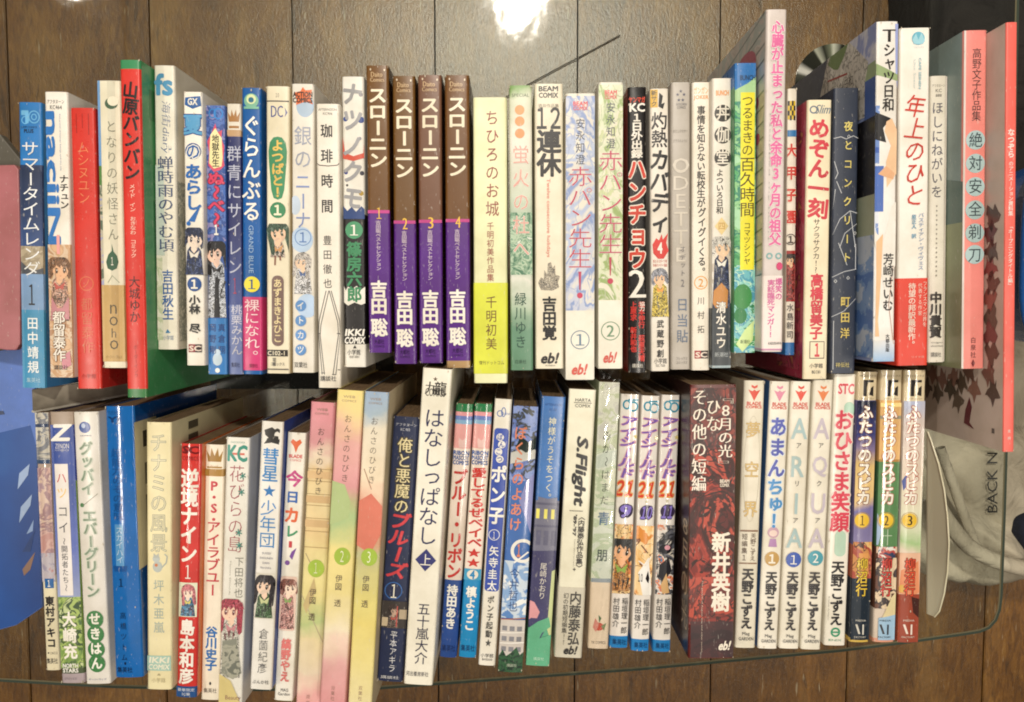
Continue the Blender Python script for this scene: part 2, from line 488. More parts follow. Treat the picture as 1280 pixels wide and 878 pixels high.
            emit(name, clampx(vs), [(i, (i + 1) % 10, 10) for i in range(10)], [mt(c)])
        elif k == 'L':
            _, _, pts, wd, c = it
            vs = []; fs = []
            for (ua, ya_), (ub, yb_) in zip(pts, pts[1:]):
                p, q = Vector((X(ua), Y(ya_))), Vector((X(ub), Y(yb_))); d = (q - p); 
                if d.length < 1e-9: continue
                nn = Vector((-d.y, d.x)).normalized() * wd * s / 2; b0 = len(vs)
                vs += [tuple(p + nn), tuple(p - nn), tuple(q - nn), tuple(q + nn)]; fs.append((b0, b0 + 1, b0 + 2, b0 + 3))
            emit(name, clampx(vs), fs, [mt(c)])
        elif k == 'FG':
            # a small plain printed person: hair, face, fringe, eyes, body
            _, _, u, y0, y1, wpx, hair, cloth, skin, lng, look, acc = it
            hh = (y1 - y0); hw = wpx / 2; hy = y0 + min(hh * .34, hw * .95)
            zm = rnd.choice((.95, 1.2, 1.5)); look = look or rnd.choice((-2, -1, 0, 1, 2)); lng = lng if rnd.random() < .6 else not lng
            hr = min(hw * .92, hh * .34) * zm; wu = lambda p: p / WP
            mixc = lambda h_, t, k: ''.join('%02x' % int(int(h_[q:q + 2], 16) * (1 - k) + t * k) for q in (0, 2, 4))
            mats = [mt(('art', [mixc(hair, 20, .35), hair, mixc(hair, 20, .15), hair, mixc(hair, 235, .3)], 330, tl, mixc(hair, 10, .7), .36, .5, .12)), mt(('art', [skin, skin, mixc(skin, 150, .22)], 160, tl)), mt(('art', [cloth, mixc(cloth, 20, .35), cloth, mixc(cloth, 240, .3), mixc(cloth, 20, .2)], 260, tl, mixc(cloth, 10, .75), .36, 1.0, .16)), mt(mixc(hair, 50, .5)), mt('f6f1e8'), mt(acc or 'c05a50')]
            vs = []; fs = []; fm = []
            def add(pts, m):
                b0 = len(vs); vs.extend(pts); fs.append(tuple(range(b0, b0 + len(pts)))); fm.append(m)
            def pl(pts, m, z): add([(X(u + wu(px_)), Y(y_), z) for px_, y_ in pts], m)
            tilt = rnd.uniform(-.22, .22); asym = rnd.uniform(-.25, .25)
            # body
            sw = hw * .95
            pl([(-hr * .25, hy + hr * .7), (hr * .25, hy + hr * .7), (sw * .75, hy + hr * 1.25), (sw, y1), (-sw, y1), (-sw * .75, hy + hr * 1.25)], 2, 0)
            pl([(-hr * .22, hy + hr * .6), (hr * .22, hy + hr * .6), (hr * .28, hy + hr * 1.15), (0, hy + hr * 1.5), (-hr * .28, hy + hr * 1.15)], 1, 1)
            pl([(-hr * .5, hy + hr * 1.2), (0, hy + hr * 1.6), (hr * .5, hy + hr * 1.2), (hr * .3, hy + hr * 1.9), (0, hy + hr * 1.75), (-hr * .3, hy + hr * 1.9)], 5, 1.3)
            # back hair
            hb = []
            for i in range(18):
                t = math.pi * i / 17; hb.append((hr * 1.02 * math.cos(t) * (1 + .05 * rnd.random()), hy - hr * math.sin(t) * (1 + .06 * rnd.random())))
            low = hy + hr * (1.9 if lng else .75)
            hb += [(-hr * 1.05, low), (-hr * .8, low + hr * .2), (-hr * .62, low - hr * .1), (-hr * .5, hy + hr * .5), (hr * .5, hy + hr * .5), (hr * .62, low - hr * .1), (hr * .8, low + hr * .25), (hr * 1.05, low)]
            pl(hb, 0, 2)
            fx = look * hr * .12
            add([(X(u + wu(fx + hr * .68 * math.cos(t))), Y(hy + hr * .18 - hr * .74 * math.sin(t) * (1.12 if math.sin(t) < 0 else .9)), 3) for t in [2 * math.pi * i / 18 for i in range(18)]], 1)
            # fringe
            fr = [(-hr * .8, hy + hr * .3), (-hr * .85, hy - hr * .4), (-hr * .4, hy - hr * .92), (hr * .4, hy - hr * .92), (hr * .85, hy - hr * .4), (hr * .8, hy + hr * .3),
                  (hr * .55, hy - hr * .12), (hr * .42, hy + hr * .1), (hr * .2, hy - hr * .2), (hr * .02 + fx, hy + hr * .08), (-hr * .22, hy - hr * .2), (-hr * .4, hy + hr * .08), (-hr * .58, hy - hr * .12)]
            pl(fr, 0, 4)
            nb = len(vs)
            for sgn in (-1, 1):
                ex = fx + sgn * hr * .33
                if abs(look) == 2 and sgn * look > 0: ex = fx + sgn * hr * .22
                add([(X(u + wu(ex + hr * .12 * math.cos(t))), Y(hy + hr * .3 - hr * .21 * math.sin(t)), 5) for t in [2 * math.pi * i / 10 for i in range(10)]], 3)
                pl([(ex - hr * .2, hy + hr * .12), (ex, hy + hr * .02), (ex + hr * .2, hy + hr * .12), (ex, hy + hr * .1)], 3, 5.6)
                add([(X(u + wu(ex + hr * .03 + hr * .05 * math.cos(t))), Y(hy + hr * .22 - hr * .06 * math.sin(t)), 6) for t in [2 * math.pi * i / 6 for i in range(6)]], 4)
            pl([(fx - hr * .1, hy + hr * .7), (fx + hr * .08, hy + hr * .69), (fx, hy + hr * .75)], 5, 5)
            # loose locks and folds
            for q in range(7):
                sx = rnd.uniform(-1, 1); l0 = hy - hr * rnd.uniform(.1, .8); pl([(sx * hr * .95, l0), (sx * hr * 1.25, l0 + hr * rnd.uniform(.5, 1.1)), (sx * hr * .85, l0 + hr * .35)], 0, 4.5)
            for q in range(5):
                sx = rnd.uniform(-.8, .8); l0 = hy + hr * 1.5 + (y1 - hy - hr * 1.5) * rnd.random() * .7; pl([(sx * sw, l0), (sx * sw + hr * .16, l0 + hr * .1), (sx * sw * .7, min(y1, l0 + hr * .9))], 3, .6)
            if zm > 1.2: nb = 0
            cxh, cyh = X(u), Y(hy); ct, s_ = math.cos(tilt), math.sin(tilt)
            for q, v in enumerate(vs):
                if v[2] >= 2:
                    dx, dy = v[0] - cxh, v[1] - cyh; dx *= 1 + asym * (1 if dx > 0 else -1) * .3
                    vs[q] = (cxh + dx * ct - dy * s_, cyh + dx * s_ + dy * ct, v[2])
            vs = [(v[0], max(Y(y1), min(Y(y0), v[1])), v[2]) for v in vs]
            emit(name, clampx(vs), fs, mats, fm)
    # --- rubbed spots at the head and foot of the spine
    vs = []; fs = []
    for q in range(rnd.randint(3, 6)):
        yy = rnd.choice((ty + rnd.uniform(.3, 3), by - rnd.uniform(.3, 3), rnd.uniform(ty, by))); uu = rnd.choice((-1, 1)) * (lim - rnd.uniform(0, .0006)) if rnd.random() < .7 else rnd.uniform(-lim, lim)
        a_, c_ = rnd.uniform(.00015, .0004), rnd.uniform(.0002, .0009); b0 = len(vs); m_ = 7
        vs += [(uu + a_ * math.cos(6.283 * i / m_) * rnd.uniform(.6, 1.2), Y(yy) + c_ * math.sin(6.283 * i / m_) * rnd.uniform(.6, 1.2), 0) for i in range(m_)]; fs.append(tuple(range(b0, b0 + m_)))
    emit('wear_mark', clampx(vs), fs, [paper('CFC4B0', .6)], None, True)
    # --- print on the cover faces that show beside the spine
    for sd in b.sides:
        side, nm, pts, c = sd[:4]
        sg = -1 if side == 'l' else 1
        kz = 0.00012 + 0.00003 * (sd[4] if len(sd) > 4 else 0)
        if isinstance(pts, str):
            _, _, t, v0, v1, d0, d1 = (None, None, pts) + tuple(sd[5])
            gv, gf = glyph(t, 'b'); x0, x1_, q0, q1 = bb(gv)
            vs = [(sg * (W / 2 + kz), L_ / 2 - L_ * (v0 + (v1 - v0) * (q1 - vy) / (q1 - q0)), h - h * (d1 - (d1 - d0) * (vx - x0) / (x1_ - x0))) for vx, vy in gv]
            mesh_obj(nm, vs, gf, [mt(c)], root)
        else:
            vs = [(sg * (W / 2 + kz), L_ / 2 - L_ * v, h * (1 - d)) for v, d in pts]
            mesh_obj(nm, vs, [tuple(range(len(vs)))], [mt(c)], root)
    if b.sleeve:
        sleeve(root, W, L_, h, bulge, zc, xs)
    return root
# ------------------------------------------------------------------ the upper row, left to right
CR = 'EBE4D2'; WH = 'EFEAE0'; BK = '1c1a1c'; DK = '2b2a33'
def small(t, y, c=BK, u0=.2, u1=.8, hh=6, st='n'): return H(t, u0, u1, y - hh / 2, y + hh / 2, c, st, 'publisher_name')

bk('T', 22, 52, 128, 28, 57, 485, .118, '2C7CC6',
   'blue comic with navy band and black 1, leftmost in the upper row', [
    BX(.12, .45, 138, 144, '6fb4e2', 1), BX(.3, .45, 140, 154, '6fb4e2', 1), RG(.3, 150, 5, 5, 1.2, '6fb4e2'), RG(.68, 146, 7, 8, 1.4, '6fb4e2'), RG(.68, 146, 3.5, 4, 1.2, '6fb4e2'),
    small('JUMP COMICS', 159, '1b3c66', .12, .8, 3), H('PLUS', .25, .65, 161, 165.5, BK, 'b', 'imprint'),
    P([(0, 212), (.25, 206), (.5, 214), (.75, 206), (1, 214), (1, 306), (0, 306)], ('grad', [(205, '26324f'), (270, '2c3f68'), (306, '35528a')], .3, 2.0)),
    BX(0, 1, 306, 341, ('art', ['b3a58c', '9b8d76', 'c2b59c'], 90, 1.0)),
    P([(0, 325), (.5, 338), (1, 333), (1, 341), (0, 341)], '4a4d55'),
    BX(0, 1, 341, 386, '7fa2cf'), BX(0, 1, 386, 485, '3D8FBB'),
    V('サマータイムレンダ', 176, 344, 'F0F2F4', 22, st='n', name='title'),
    H('1', .36, .6, 354, 380, BK, 'm', 'volume_number'),
    V('田中靖規', 394, 468, 'EFF3F4', 14, name='author_name'), small('集英社', 475, 'b8d8e6')],
   bands=[(205, 306, '2a3a60'), (306, 341, 'ab9d84'), (341, 386, '7fa2cf'), (386, 485, '3D8FBB')], right='3f7fb6')
bk('T', 55, 84, 115, 62, 92, 472, .126, WH,
   'white comic with big blue sideways latin letters, second from left in upper row', [
    BX(0, 1, 304, 472, ('art', ['d9b48e', 'c99f78', 'd8c0a4', 'b58a68'], 80, 3.0)),
    small('アフタヌーン', 127, DK, .12, .85, 5), small('KC464', 134, DK, .25, .75, 5),
    H('naciiN', .06, .58, 141, 302, '2F77C4', 'x', 'title_latin', 1),
    H('Sad world of human beings and the sea', .62, .7, 142, 212, '6a86b6', 't', 'subtitle', 1),
    V('ナチュン', 217, 260, BK, 11, .78, 'b', name='title'),
    BX(.42, .55, 292, 316, 'efa7a2', 0, 'long_mark'),
    FG(.5, 320, 400, 27, '8a6244', 'd8a58c', 'e6b48c', True, 1), P([(.15, 370), (.4, 384), (.6, 384), (.9, 370), (.9, 398), (.1, 400)], 'c98a92'),
    P([(.5, 446), (.9, 438), (.95, 456), (.6, 462)], 'd890a0'),
    V('都留泰作', 388, 452, 'F6F0E6', 16, .45, 'b', '6b4a33', 'author_name', olst='p'), small('講談社', 459, DK)],
   bands=[(304, 472, 'cfa882')], right='ECE6DA')
bk('T', 87, 118, 135, 96, 127, 486, .128, 'D53A30',
   'all red comic with faint orange lettering, third from left in the upper row', [
    L([(.25, 142), (.25, 166)], 1, 'a32722'), L([(.5, 142), (.5, 160)], 1, 'a32722'), L([(.75, 142), (.75, 168)], 1, 'a32722'),
    V('ムシヌユン', 176, 254, 'EE8E62', 15, .5, 't'), RG(.5, 353, 9, 9, .9, 'E8855A'), V('ノ', 346, 360, 'E8855A', 12, .5, 't', name='volume_mark'),
    V('都留泰作', 370, 442, 'E07152', 15, .5, 'n', name='author_name'), small('小学館', 470, 'a32722')],
   right='B82C28', rough=.28)
bk('T', 121, 150, 101, 128, 158, 460, .129, 'E7E2CB',
   'cream comic with crescent moon, thin grey title and tan lower end', [
    BX(0, .12, 101, 206, '6C9CD0'), BX(0, .12, 206, 230, '4f7f3c'), BX(0, .12, 230, 355, ('art', ['9a9fc0', 'b9b4a0', '5c6b58'], 120, 6.0)),
    BX(.44, .76, 101, 355, 'DAD7C2'),
    E(.6, 129, 8, 7, '46614a'), E(.68, 126, 7, 6, 'E7E2CB'), BX(0, 1, 355, 452, 'C9A76B'), BX(.44, .76, 355, 452, 'BE9C60'), 
    V('となりの妖怪さん', 148, 301, '6f7060', 14, .58, 't'),
    P([(.5, 303), (.58, 313), (.72, 318), (.78, 326), (.7, 334), (.5, 337), (.3, 334), (.24, 326), (.34, 317), (.5, 312)], '2f5a40', 'flame_mark'), H('1', .46, .56, 320, 330, 'f3efe0', 'n', 'volume_number'),
    L([(.3, 352), (.5, 343), (.8, 352)], .7, '8a9478'),
    V('noho', 378, 438, '4a4638', 13, .52, 't', name='author_name'), small('イースト・プレス', 446, '8a6f40', .15, .85, 4)],
   bands=[(355, 452, 'C9A76B')], left='7a9ac2')
bk('T', 149, 175, 75, 158, 184, 497, .146, 'D9372D',
   'tall red comic with green ends and a green cover, in the upper row', [
    V('山原バンバン', 102, 224, BK, 19, .5, 'x', sk=.12), V('メイド イン おきなわ コミック', 228, 320, 'F3C8B8', 7.5, .5, 'b', name='subtitle'),
    V('大城ゆか', 343, 402, '3a1a1c', 14, .5, 'n', name='author_name'), V('ボーダーインク', 430, 472, 'a8211d', 5.5, .5, 'n', name='publisher_name')],
   bands=[(75, 86, '3B8E5E'), (486, 497, '3E7F4A')], right='43905A', rough=.3,
   sides=[('r', 'cover_mark', [(.07, .08), (.07, .2), (.16, .2), (.16, .08)], '357a4a'), ('r', 'cover_mark', [(.4, .1), (.4, .18), (.8, .18), (.8, .1)], '377c4c')])
bk('T', 192, 218, 82, 196, 223, 437, .13, 'E8E3D4',
   'ivory comic with blue sideways diary lettering, just right of the red and green book', [
    BX(0, .42, 205, 318, 'C3CFC6'), BX(0, .3, 318, 425, ('art', ['CFCDB4', 'B9BFA0', 'D9D6C4'], 100, 4.0)),
    H('fs', .06, .86, 93, 118, '4E97C4', 'x', 'imprint'), H('海街diary', .3, .78, 126, 190, '66759a', 't', 'series_title', 1, sk=.2),
    H('1', .68, .8, 180, 190, '66759a', 't', 'volume_number', 1),
    V('蝉時雨のやむ頃', 194, 314, '4b5878', 20, .5, 'm'), V('吉田秋生', 336, 400, '2f5f9e', 14, .55, 'b', name='author_name'),
    P([(.52, 411), (.66, 416), (.42, 416)], '3d7fb0'), small('小学館', 422, '8a9ab0', .3, .8, 6)],
   right='D8D2C2', sides=[('r', 'cover_picture', [(.4, .02), (.4, .2), (.97, .2), (.97, .02)], ('art', ['E1DCCB', '9c9f94', 'c9c6b4'], 200, 2.0))])
bk('T', 229, 252, 115, 232, 257, 457, .128, WH,
   'white comic with thick blue brush title over a navy haired schoolgirl picture', [
    P([(.1, 122), (.9, 120), (.95, 132), (.5, 136), (.08, 131)], '2b5d9c'), H('GX', .25, .75, 123, 131, 'F3F0E8', 'x', 'imprint'),
    V('夏', 143, 168, '5AA3D6', 24, .5, 'x', '1C4B8F'), RG(.5, 188, 10, 10, 2.6, '1C4B8F'), V('の', 178, 199, '1C5CA8', 18, .5, 'b', 'F2F0EA'),
    V('あらし', 204, 262, '1E66B4', 22, .5, 'x'), P([(.2, 275), (.62, 262), (.86, 256), (.55, 276)], '1E66B4', 'exclamation_mark'), E(.22, 278, 2.8, 2.8, '1E66B4'),
    FG(.5, 283, 342, 25, '1d2a4e', '23366a', 'f0dccb', True, 1, 'e9e2d8'),
    *NUM('1', .5, 354, 9, '1E4C8E', 'F4F0E8', st='x'), V('小林 尽', 368, 416, BK, 14, .5, 'x', name='author_name'),
    BX(.15, .52, 430, 440, '8E1F2A'), BX(.52, .86, 430, 440, '2a1b1d'), H('SC', .2, .82, 432, 438.5, 'E9D9CC', 'x', 'imprint')], bands=[(341, 343, 'C9C4BA')])
bk('T', 257, 281, 132, 260, 285, 468, .115, '3B5FA9',
   'mottled blue comic with a cream flame shape and a boy in a black tie', [
    BX(0, 1, 132, 300, ('art', ['3E66B2', '5876bb', '2f4f95', '8a86b8'], 110, 5.0)), RG(.35, 142, 5, 6, 1.6, '2F82CE'), RG(.66, 142, 6, 7, 1.8, '2F82CE'),
    P([(.5, 154), (.6, 165), (.85, 162), (.8, 172), (.95, 182), (.9, 198), (.95, 206), (.7, 212), (.4, 214), (.1, 206), (.16, 190), (.06, 176), (.3, 166)], 'D8506C'),
    P([(.5, 160), (.7, 168), (.82, 172), (.86, 196), (.8, 207), (.4, 210), (.15, 203), (.2, 180), (.24, 168)], 'F4E9B0'),
    V('地獄先生', 168, 208, BK, 9, .5, 'b', name='series_title'),
    V('ぬ〜べ〜', 214, 282, 'D93A62', 21, .5, 'x', '6a2346'), H('1', .4, .6, 280, 292, 'F4F1EA', 'x', 'volume_number', ol='2f4f95'),
    FG(.5, 300, 396, 26, '15141b', 'C9CFDA', 'ecc4ae', False, 0, '14151c'), P([(.42, 345), (.58, 345), (.66, 396), (.34, 396)], '14151c'),
    BX(0, 1, 397, 468, '2E78BE'), V('真倉翔', 402, 444, '1a3a78', 9, .74, 'b', name='author_name'), V('岡野剛', 402, 444, '1a3a78', 9, .26, 'b', name='author_name'),
    E(.5, 449, 6, 8, 'C7DCEE'), E(.5, 440, 4, 4, 'C7DCEE'), E(.5, 463, 3, 3, 'F4F4F0')], bands=[(397, 468, '2E78BE')], right='37569a')
bk('T', 283, 301, 130, 285, 304, 468, .115, '2D3368',
   'thin navy comic with a gold crown on its white top end', [
    P([(.15, 152), (.08, 140), (.28, 146), (.35, 137), (.5, 145), (.65, 137), (.72, 146), (.92, 140), (.85, 152)], 'A87742', 'crown_mark'), BX(.15, .85, 157, 160, 'A87742'), BX(0, 1, 162, 169, 'C9A47C'),
    V('群青にサイレン', 180, 344, 'C4C8DC', 18, .5, 'n'), H('1', .4, .6, 346, 366, 'A94058', 'm', 'volume_number'),
    V('桃栗みかん', 380, 444, 'D7D9E6', 14, .6, 'n', name='author_name'), small('集英社', 456, '1c2350')],
   bands=[(130, 163, 'E9E2D4'), (163, 170, 'C4A27E'), (290, 380, ('grad', [(285, '2D3368'), (380, '4D5C98')], .2)), (380, 468, '6F7FB4')])
bk('T', 302, 326, 110, 303, 328, 468, .128, '0E5BA6',
   'bright blue comic with white brush title and a pink paper band', [
    E(.5, 126, 9, 9, '7DB9A0'), E(.5, 124, 6, 6, 'DDE9B4'), E(.5, 125, 3.4, 3.4, '2c6f8c'), BX(.12, .9, 133, 136, '7DB9A0'),
    V('ぐらんぶる', 144, 276, 'F3F1EA', 23, .5, 'b'), H('GRAND BLUE', .35, .6, 280, 340, '9DBBDC', 'n', 'subtitle', 1),
    *NUM('1', .5, 354, 10, 'EFE03C', '1d4a88', st='m'),
    V('裸になれ。', 373, 452, 'F6DDE0', 19, .5, 'n', name='band_text'), small('講談社', 457, '7d1c44', .35, .8, 5)],
   obi=(370, 463, 'D23D7A'), right='1a5a9c', rough=.3)
bk('T', 332, 362, 108, 333, 362, 467, .128, 'EDE4CB',
   'cream comic with a green tapering title shape and a brown lozenge', [
    small('10', 119, '55504a', .42, .56, 5), BX(.02, .98, 125.5, 127, '4e4a48'),
    H('DC', .22, .72, 132, 146, '4a548e', 'm', 'imprint'), P([(.8, 134), (.92, 140), (.8, 146), (.84, 140)], '6a72a8'),
    P([(.5, 170), (.68, 171), (.84, 177), (.9, 188), (.88, 202), (.78, 236), (.68, 246), (.5, 248), (.32, 246), (.22, 236), (.12, 202), (.1, 188), (.16, 177), (.32, 171)], '3E8E62', 'title_panel'),
    V('よつばと！', 174, 246, 'EDC766', 15, .5, 'x'), *NUM('1', .5, 261, 10, '3E8E62', 'F1EACF', st='x'),
    FG(.5, 278, 320, 20, '45604c', 'D9C4B4', 'efc6a6', False, 0, 'cc9966'), L([(.4, 318), (.38, 330)], 2, '8a5a48'), L([(.6, 318), (.62, 324)], 2, '8a5a48'),
    BX(.24, .76, 343, 432, '7B635D', 7, 'author_panel'), V('あずまきよひこ', 347, 428, 'EBD9A6', 11, .5, 'b', name='author_name'),
    BX(0, .94, 437, 445, '26221f'), H('C102-1', .06, .8, 438.5, 443.8, 'EDE4CB', 'b', 'shelf_code'), V('電撃', 447, 458, DK, 5, .35, 'n', name='publisher_name'), small('コミックス', 455, DK, .2, .8, 4), BX(.02, .98, 461, 462.2, '4e4a48')], right='dcc9a0')
bk('T', 365, 392, 105, 364, 394, 466, .128, 'E7E2D8',
   'white comic with pale blue circles, white haired girl and orange splash on top', [
    E(.6, 132, 11, 14, 'B9D0EC'), E(.15, 255, 7, 12, 'C9D8EC'), E(.7, 381, 14, 15, 'BBD2EE'), E(.45, 298, 14, 16, 'BBD2EE'),
    P([(.1, 116), (.4, 114), (.5, 109), (.62, 113), (.9, 112), (.85, 122), (.95, 130), (.6, 127), (.2, 131), (.22, 124)], 'E0703C'), 
    H('ACTION', .06, .92, 115, 121, BK, 'x', 'imprint'), H('COMICS', .06, .92, 122, 128, BK, 'x', 'imprint'),
    V('銀の', 155, 212, 'A3A9BE', 22, .5, 'n'), V('ニーナ', 214, 286, '8093C8', 20, .5, 'n'),
    *NUM('1', .5, 295, 10.5, '6F93C9', '5C80BE', True, 'n'), FG(.5, 313, 366, 24, 'D9D2CC', 'E4E4E8', 'f2cfb0', True, 0, '5a6f9e'),
    E(.4, 381, 7, 7, '5F93D2'), E(.4, 400, 7, 7, '5F93D2'), E(.4, 418, 7, 7, '5F93D2'), E(.4, 437, 7, 7, '5F93D2'), V('イトカツ', 372, 446, 'F0EFE8', 9, .4, 'b', name='author_name'),
    small('双葉社', 456, BK, .1, .7, 7)])
bk('T', 395, 424, 130, 397, 427, 485, .13, 'EDE7DB',
   'plain white comic with spaced black title and thin crossed line drawing', [
    small('AFTERNOON', 137, '55504e', .1, .88, 3), small('KC906', 142, '55504e', .3, .7, 3),
    V('珈琲時間', 148, 272, '2a2728', 15, .45, 'b'), L([(0, 203), (.12, 205.5), (.5, 206.5), (.88, 205.5), (1, 203)], 1, '4a2f2a'),
    V('豊田徹也', 290, 362, '3a3636', 11, .45, 'n', name='author_name'),
    *[L(p, .9, '4a4848', 'line_drawing') for p in ([(.38, 362), (.06, 400), (.03, 415), (.18, 468)], [(.5, 362), (.14, 405), (.1, 418), (.28, 468)], [(.52, 362), (.88, 402), (.9, 418), (.66, 468)], [(.6, 362), (.96, 400), (.99, 416), (.78, 468)], [(0, 416), (.12, 416)], [(.84, 416), (1, 416)], [(.14, 466), (.3, 466)], [(.62, 468), (.8, 468)], [(.86, 462), (1, 462)])],
    small('講談社', 473, DK, .1, .8, 7)])
bk('T', 427, 455, 96, 430, 458, 459, .125, 'E9E6DE',
   'white and black comic with grey slanted brush title and a green disc', [
    *[E(u, y, r, r, c) for u, y, r, c in ((.15, 148, 3, '26428a'), (.85, 149, 4, '26428a'), (.15, 214, 2.5, '333c8a'), (.88, 215, 2.8, '1c1c30'), (.85, 118, 2.5, '9a97a0'), (.2, 230, 1.5, '333333'), (.84, 240, 3, 'B09030'), (.8, 172, 2, '88889a'))],
    P([(0, 170), (.06, 178), (.12, 190), (.5, 194), (.95, 190), (1, 178), (1, 196), (.5, 200), (0, 197)], 'C6482F'),
    P([(0, 256), (.2, 262), (.4, 257), (.6, 263), (.85, 256), (1, 260), (1, 272), (0, 272)], '24427E'),
    V('ナツノクモ', 102, 262, '9B9BA0', 25, .45, 'x', sk=.15),
    *NUM('1', .5, 286, 11, '4E9C72', 'F1EEE4', st='m'),
    V('篠房六', 301, 357, '3F8E62', 19, .5, 'x', name='author_name'), P([(0, 356), (.1, 362), (.2, 357), (.4, 360), (.6, 356), (.8, 361), (1, 357), (1, 378), (.8, 380), (.5, 377), (.2, 381), (0, 377)], 'ECE9E0'), V('郎', 357, 377, '3F8E62', 19, .5, 'x', name='author_name'),
    H('IKKI', .08, .92, 411, 419, 'F3F0E8', 'x', 'imprint', sk=.15), H('COMIX', .04, .96, 421, 429, 'F3F0E8', 'x', 'imprint', sk=.15),
    P([(.42, 435), (.5, 431), (.58, 435)], BK), small('小学館', 440, DK, .15, .75, 7), small('IKKI 0001', 446, '66615c', .25, .7, 3)],
   bands=[(266, 430, '1E1B1D'), (430, 450, 'E9E6DE')])
def slow(n, tl, tr, ty, bl, br, by, h, o, base, lab):
    it = [H('Daito', .22, .72, ty + 8, ty + 14, 'D9B98E', 'm', 'imprint'), H('Comics', .18, .8, ty + 15, ty + 20, 'D9B98E', 'm', 'imprint'),
          V('スローニン', o, o + 100, 'F2E7CE', 23, .5, 'x'), BX(0, 1, o + 152, o + 156, 'C2408C', 0, 'pink_line'), H(str(n), .42, .62, o + 149, o + 163, 'F0C24A', 'm', 'volume_number'),
          V('吉田聡ベストセレクション', o + 165, o + 228, 'D8C6DC', 6.5, .48, 'b', name='subtitle'), V('吉田', o + 241, o + 284, 'F4EEE4', 21, .48, 'x', name='author_name'), V('聡', o + 289, o + 312, 'F4EEE4', 21, .48, 'x', name='author_name'),
          small('大都社', o + 318, '2a153e', .25, .7, 6), small('COMICS', o + 324, '2a153e', .25, .7, 2.5),
          E(.2, ty + 5, .9, 1.4, 'E9D8BC', 'wear_mark'), E(.82, ty + 6, .9, 1.6, 'E9D8BC', 'wear_mark')]  # pale dots at the head are painted glints
    bd = [(ty, o + 153, base), (o + 153, by, '5B2C86')]
    if n == 4: bd.append((451, by, 'B59468'))
    bk('T', tl, tr, ty, bl, br, by, h, base, lab, it, bands=bd, rough=.24, left='3c2417', right='3c2417', bulge=.8)
slow(1, 457, 486, 82, 461, 489, 441, .128, 109, '6E4A20', 'brown and purple comic numbered 1, leftmost and highest of its set')
slow(2, 490, 519, 95, 493, 521, 455, .126, 122, '6E4C22', 'brown and purple comic numbered 2, second of its set of four')
slow(3, 522, 552, 94, 524, 554, 454, .126, 121, '74503C', 'reddish brown and purple comic numbered 3, third of its set of four')
slow(4, 555, 587, 94, 558, 588, 460, .126, 120, '6E4820', 'brown and purple comic numbered 4, tan strip at its foot')
bk('T', 591, 634, 122, 592, 635, 479, .128, 'EDEEC2',
   'wide pale yellow comic with a lime paper band at its lower end', [
    V('ちひろのお城', 136, 271, '9A4A40', 17, .56, 'n'), V('千明初美作品集', 276, 351, 'A65A50', 9, .5, 'n', name='subtitle'),
    V('千明初美', 368, 438, '6a3a22', 14, .52, 'n', name='author_name'), small('復刊ドットコム', 453, '6a6330', .15, .9, 5)],
   obi=(352, 467, 'DCE146'), bulge=.3)
bk('T', 636, 665, 107, 638, 667, 463, .128, ('grad', [(107, '7FA85E'), (124, 'DDE2CC'), (180, 'E9E5DA'), (250, 'CFD8C6'), (290, '6f9a80'), (330, 'A9C2AC'), (352, 'E6E6DC'), (380, 'AFC6AE'), (410, '6b957c'), (463, '5E8A6E')], .16, 3.0),
   'pale green watercolour comic with three orange dots and faint pink title', [
    H('SPECIAL', .12, .88, 117, 121, '4a5a3c', 'n', 'imprint'), BX(.02, .98, 264, 342, ('art', ['4E7A62', '86A78C', 'b8ceb4', '6f9a80', 'dfe6da'], 130, 3.3), 0, 'leaf_picture'),
    E(.46, 137, 6, 6, 'EE9A63'), E(.46, 151, 6, 6, 'EE9A63'), E(.46, 166, 6, 6, 'EE9A63'),
    V('蛍火の杜へ', 178, 324, 'E0A79C', 21, .5, 'n', 'F1ECE2', olst='b'), V('緑川ゆき', 364, 436, '2c5244', 15, .45, 'n', name='author_name'), small('白泉社', 452, '3a5a48', .2, .7, 5)])
bk('T', 668, 704, 105, 669, 705, 461, .128, 'EDE5D0',
   'wide cream comic with a large black 12 and a small engraved ship', [
    H('BEAM', .15, .82, 108, 114, BK, 'x', 'imprint'), H('COMIX', .15, .82, 116, 122, BK, 'x', 'imprint'), small('酒井作品集', 132, '8a8070', .12, .85, 5),
    H('12', .08, .9, 134, 160, BK, 'b', 'title'), V('連休', 162, 220, BK, 30, .5, 'x'), H('Twelve consecutive holidays', .38, .54, 222, 320, 'E0705E', 'n', 'subtitle', 1),
    P([(.1, 352), (.2, 345), (.3, 348), (.32, 336), (.42, 342), (.45, 328), (.55, 326), (.62, 334), (.7, 330), (.72, 342), (.88, 344), (.8, 352), (.85, 358), (.6, 362), (.2, 361)], ('art', ['3a3835', 'B8AE9C', '6a6660', 'D9D0BC'], 420, 2.0), 'ship_picture'),
    V('吉田覚', 370, 425, BK, 18, .5, 'x', name='author_name'), H('eb!', .22, .8, 441, 454, '2a2626', 'x', 'publisher_mark', sk=.25), small('ENTERBRAIN', 457, '55504a', .35, .7, 1.6)], bulge=.4)
